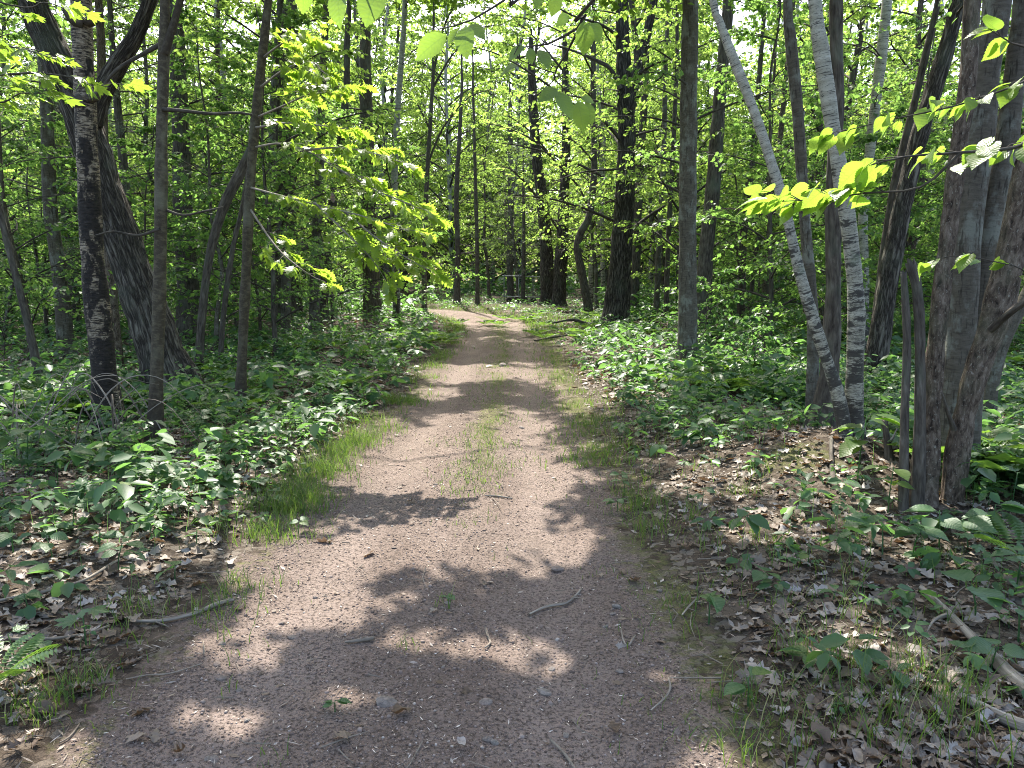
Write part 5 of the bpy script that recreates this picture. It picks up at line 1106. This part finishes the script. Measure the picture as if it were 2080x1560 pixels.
bx = at(-60, 600, 4.6); base = (float(bx[0]) - .5, 4.6, float(gz(bx[0] - .5, 4.6))); tp = np.array([base[0] - .1, 4.7, 5.0]); m0 = np.array([base[0], 4.6, 2.2])
edge_tree('maple_tree', 'maple branch with bright lobed leaves reaching across the scorched birch', 'tree', base, tp, .05, 'sapling',
    [([m0 + [0, 0, .6], at(-20, 150, 4.6), at(70, 148, 4.5), at(150, 158, 4.45), at(222, 178, 4.4)], 9, .010), ([m0 + [0, 0, .8], at(-20, 90, 4.7), at(50, 100, 4.6), at(110, 120, 4.5)], 8, .009), ([m0 + [0, 0, .4], at(-20, 210, 4.5), at(40, 190, 4.5), at(90, 190, 4.5)], 6, .007), ([m0 + [0, 0, 1.2], at(20, 10, 4.8), at(90, 5, 4.7), at(140, 20, 4.6)], 6, .007)], 'young_maple', .115, 161, 4, .2, .4)

# two saplings outside the frame whose leafy twigs hang into it
b_ = (2.75, 2.5, float(gz(2.75, 2.5))); T1 = np.array([2.75, 2.5, 2.0])
edge_tree('basswood_sapling', 'backlit heart shaped leaves on a branch reaching in over the white birch', 'sapling', b_, (2.6, 2.55, 4.4), .03, 'sapling',
    [([T1, at(2180, 270, 2.35), at(2060, 300, 2.25), at(1950, 310, 2.2), at(1840, 318, 2.2), at(1770, 335, 2.2)], 13, .008), ([at(1950, 310, 2.2), at(1870, 380, 2.2), at(1760, 392, 2.25), at(1660, 405, 2.3), at(1560, 410, 2.35)], 12, .0045),
     ([T1 + [0, 0, .35], at(2180, 130, 2.9), at(2060, 175, 2.85), at(1940, 215, 2.8), at(1800, 245, 2.8), at(1700, 270, 2.85)], 13, .006), ([T1 - [0, 0, .3], at(2160, 560, 2.9), at(2060, 540, 2.9), at(1960, 520, 2.9), at(1905, 525, 2.9)], 6, .004),
     ([T1 + [0, 0, .6], at(2160, 60, 2.7), at(2080, 95, 2.7), at(2010, 60, 2.7)], 5, .006)], 'young_heart', .078, 171, 3, .10, .75, .42)
b_ = (2.1, -.6, float(gz(2.1, -.6))); T2 = np.array([2.0, -.55, 3.2])
edge_tree('hornbeam_sapling', 'large bright pointed leaves hanging down from overhead at the top of the view', 'sapling', b_, (1.9, -.5, 4.6), .035, 'sapling',
    [([T2, np.array([1.5, .6, 3.1]), np.array([.9, 1.3, 2.75]), at(1240, -40, 1.5), at(1190, 30, 1.52), at(1170, 60, 1.53)], 4, .007), ([np.array([.9, 1.3, 2.75]), at(1130, -60, 1.5), at(1040, -10, 1.5), at(960, 40, 1.5), at(890, 60, 1.5)], 5, .004),
     ([T2 + [0, 0, .2], np.array([1.0, .5, 3.3]), np.array([.2, 1.2, 2.8]), at(820, -60, 1.45), at(740, -20, 1.45), at(640, -12, 1.45), at(600, -20, 1.45)], 6, .005), ([at(1190, 30, 1.52), at(1150, 110, 1.6), at(1125, 160, 1.65), at(1178, 200, 1.7)], 4, .003), ([at(1172, 58, 1.53), at(1112, 90, 1.56), at(1062, 96, 1.57), at(1048, 130, 1.58)], 4, .0028)], 'young', .078, 181, 0, .03, 1.3, .62)
HB = bpy.data.objects['hornbeam_sapling']; r = np.random.default_rng(183)
for ax, ay, bx_, by_, Y_, wd_ in ((625, -45, 608, 36, 1.45, 1.0), (692, -30, 682, 62, 1.45, 1.0), (768, -25, 738, 56, 1.45, 1.1), (590, -40, 572, 10, 1.45, .8), (800, -40, 815, 8, 1.5, .9), (906, 70, 835, 124, 1.52, .8), (930, 60, 904, 92, 1.5, .8), (945, 52, 945, 122, 1.48, .95), (954, 50, 990, 80, 1.52, 1.0), (1132, -14, 1121, 38, 1.5, 1.0), (1153, 28, 1130, 54, 1.53, .8), (1187, 42, 1187, 120, 1.5, .95), (1201, 46, 1220, 88, 1.54, .9), (1066, 94, 1026, 122, 1.56, .8), (1077, 97, 1080, 132, 1.55, .8), (1095, 100, 1118, 140, 1.57, .8), (1050, 133, 1008, 154, 1.58, .8), (1132, 180, 1092, 205, 1.66, .75), (1130, 186, 1168, 243, 1.66, .75), (1180, 199, 1212, 207, 1.7, .8), (1174, 204, 1187, 275, 1.68, .8), (1192, 208, 1205, 258, 1.7, .7), (1100, -20, 1085, 20, 1.5, .9)):
    A, B2 = at(ax, ay, Y_), at(bx_, by_, Y_ + .02 * r.standard_normal()); L_ = np.linalg.norm(B2 - A); put_leaf('young', HB, A, B2 - A, [.35 * r.standard_normal(), -1.0, .35 + .4 * r.random()], L_ * .92, wd_ * (.95 + .2 * r.random()))

# ------------------------------------------------------------------ pipe frame and dark log ends beyond the bend
Yf = 41.0; a0, a1 = at(1024, 603, Yf), at(1112, 603, Yf); zt = at(1024, 560, Yf)[2]; zb = at(1024, 602, Yf)[2]; g0 = float(gz(a0[0], Yf))
fr = empty('pipe_frame', (float((a0[0] + a1[0]) / 2), Yf, g0)); tag(fr, 'thin metal pipe frame standing over dark log ends beyond the trail bend', 'rack')
def pipe(nm, p, q, rad=.03): stem_part(nm, fr, 'pipe', np.array([p, (np.array(p) + q) / 2, q]), np.array([rad] * 3), 8, None, 0)
for z_ in (zt, zb): pipe('rail', [a0[0] - .1, Yf, z_], np.array([a1[0] + .1, Yf, z_ - .08]))
for k in range(4):
    x_ = a0[0] + (a1[0] - a0[0]) * k / 3; pipe('post', [x_, Yf + .05, g0 - .1], np.array([x_, Yf + .05, zt + .02]), .025)
LOGS = []
for k, (px, lab) in enumerate(((1034, 'dark round log end nearest the start of the pipe frame'), (1050, 'black log end second along under the pipe frame'), (1067, 'dark log end third along under the pipe frame'), (1084, 'brown log end at the far end under the pipe frame'))):
    p = at(px, 613, Yf - .6); g = float(gz(p[0], Yf - .6)); rd = .155 + .02 * (k == 1); c = np.array([p[0], Yf - .7, max(g + rd * .9, p[2] - .02)])
    lg = empty('log', (c[0], c[1], c[2] - rd)); tag(lg, lab, 'log'); v, f, bk = tube(np.array([c + [0, 1.6, 0], c + [0, .8, 0], c]), np.array([rd, rd * .97, rd]), 14, .2, False, .08, .012, 0, k); bb = Bag(); bb.add(v, f, bk=bk); obj('bark', bb.mesh('bark', M['dark'], lg.location, True), lg)
    e = v[-14:]; ce = e.mean(0) - [0, .02, 0]; ring = np.vstack([ce, e * .999 + ce * .001, ]); bb = Bag(); bb.add(ring, [np.array([[0, 1 + i, 1 + (i + 1) % 14] for i in range(14)])]); obj('end_face', bb.mesh('end_face', M['log_end'], lg.location), lg)

# ------------------------------------------------------------------ labels of the repeats: by what they stand beside, nearest first
ORD = 'nearest,second nearest,third nearest,fourth nearest,fifth nearest,sixth nearest,seventh nearest,eighth nearest,ninth nearest,tenth nearest,eleventh nearest,twelfth nearest'.split(',')
TEN = ['', '', 'twenty', 'thirty', 'forty', 'fifty', 'sixty', 'seventy', 'eighty', 'ninety']
ONE = ',first,second,third,fourth,fifth,sixth,seventh,eighth,ninth,tenth,eleventh,twelfth,thirteenth,fourteenth,fifteenth,sixteenth,seventeenth,eighteenth,nineteenth'.split(',')
def ordinal(i):
    i += 1
    if i == 1: return ''
    if i < 20: return ONE[i] + ' '
    return (TEN[i // 10] + ('-' + ONE[i % 10] if i % 10 else 'th').replace('tyth', 'tieth')).replace('twentyth', 'twentieth').replace('tyth', 'tieth') + ' '
MARKS = [('the scorched birch', HEROES[0]['P'][0]), ('the straight slim brown trunk', HEROES[2]['P'][0]), ('the curved edge stick', np.array([*gp(395, 1240), 0])), ('the slender sunlit oak', HEROES[3]['P'][0]), ('the upright white birch', next(h['P'][0] for h in HEROES if 'upright' in h['noun'])),
         ('the stem cluster', np.array(clump.location)), ('the long grey fallen limb', np.array([*gp(1960, 1320), 0])), ('the forked trail twig', np.array([*gp(1130, 1208), 0])), ('the bent mossy verge twig', np.array([*gp(1345, 1400), 0])), ('the smooth straight grey trunk', next(h['P'][0] for h in HEROES if 'smooth' in h['noun'])),
         ('the stout stick chunk', np.array([*gp(725, 1290), 0])), ('the grassy edge under the oak', np.array([*gp(700, 920), 0])), ('the short grey fallen limb', np.array([*gp(1990, 1490), 0])), ('the near leaf bank', np.array([*gp(60, 1200), 0]))]
def near_labels(items, cat, group):
    """items: (object, adjective noun phrase, xy); each label names the landmark and its rank of closeness"""
    by = {}
    for o, ph, xy in items:
        d = [math.hypot(m[1][0] - xy[0], m[1][1] - xy[1]) for m in MARKS]; k = int(np.argmin(d)); by.setdefault((ph, k), []).append((d[k], o))
    for (ph, k), v in by.items():
        v.sort(key=lambda t: t[0])
        for i, (_, o) in enumerate(v): tag(o, f'{ph}, {ordinal(i)}closest to {MARKS[k][0]}', cat, group)
near_labels([(o, 'rounded stone bedded in the trail' if o.scale[0] > .06 else 'small stone lying on the trail', o.location) for o in STONES], 'stone', 'stones on the trail')
near_labels([(o, ['curled brown oak leaf', 'tightly curled dead oak leaf', 'upturned brown oak leaf', 'flat dead oak leaf', 'oval dead leaf', 'lobed dead maple leaf'][k], o.location) for o, k in FALLEN], 'dead leaf', 'dead leaves on the ground')
WORDS = {2: 'two', 3: 'three', 4: 'four', 5: 'five', 6: 'six', 7: 'seven', 8: 'eight'}
near_labels([(o, f'{WORDS[k]}-leaved seedling with {dict(heart="broad heart shaped", oval="pointed oval", maple="lobed maple")[kd]} leaves', (x, y)) for o, kd, k, x, y in PLANTS], 'seedling', 'seedlings on the forest floor')
HP = [(h['noun'], *[float(q[0]) for q in to_px(h['P'][min(2, len(h['P']) - 1)])], h['Y']) for h in HEROES]
def far_labels(objs, phrase, cat, group):
    by = {}
    for o in objs:
        px, _ = to_px(np.array([[o.location.x, o.location.y, 3.0]])); px = float(px[0]); k = int(np.argmin([abs(h[1] - px) + (0 if h[3] < o.location.y else 25) for h in HP])); h = HP[k]
        rel = 'off frame side of' if False else ('right of' if px > h[1] else 'left of'); by.setdefault((k, rel), []).append((o.location.y, o))
    for (k, rel), v in by.items():
        v.sort(key=lambda t: t[0])
        for i, (_, o) in enumerate(v): tag(o, f'{phrase}, {ordinal(i)}nearest just {rel} {HP[k][0]}', cat, group)
far_labels(young, 'leafy young understory tree', 'tree', 'young trees in the understory')
far_labels(forest, 'tall slender forest tree', 'tree', 'slender trees deeper in the woods')
far_labels(far, 'distant broad leafy tree', 'tree', 'distant trees')
far_labels(shrubs, 'low green shrub', 'shrub', 'shrubs in the ground cover')

for o in bpy.data.objects:
    if o.parent is None and o.get('label'):
        for wd in ('leafy ', 'just ', 'slender ', 'straight ', 'lobed ', 'dark '):
            if len(o['label'].replace('-', ' ').split()) <= 15: break
            o['label'] = o['label'].replace(wd, '', 1)
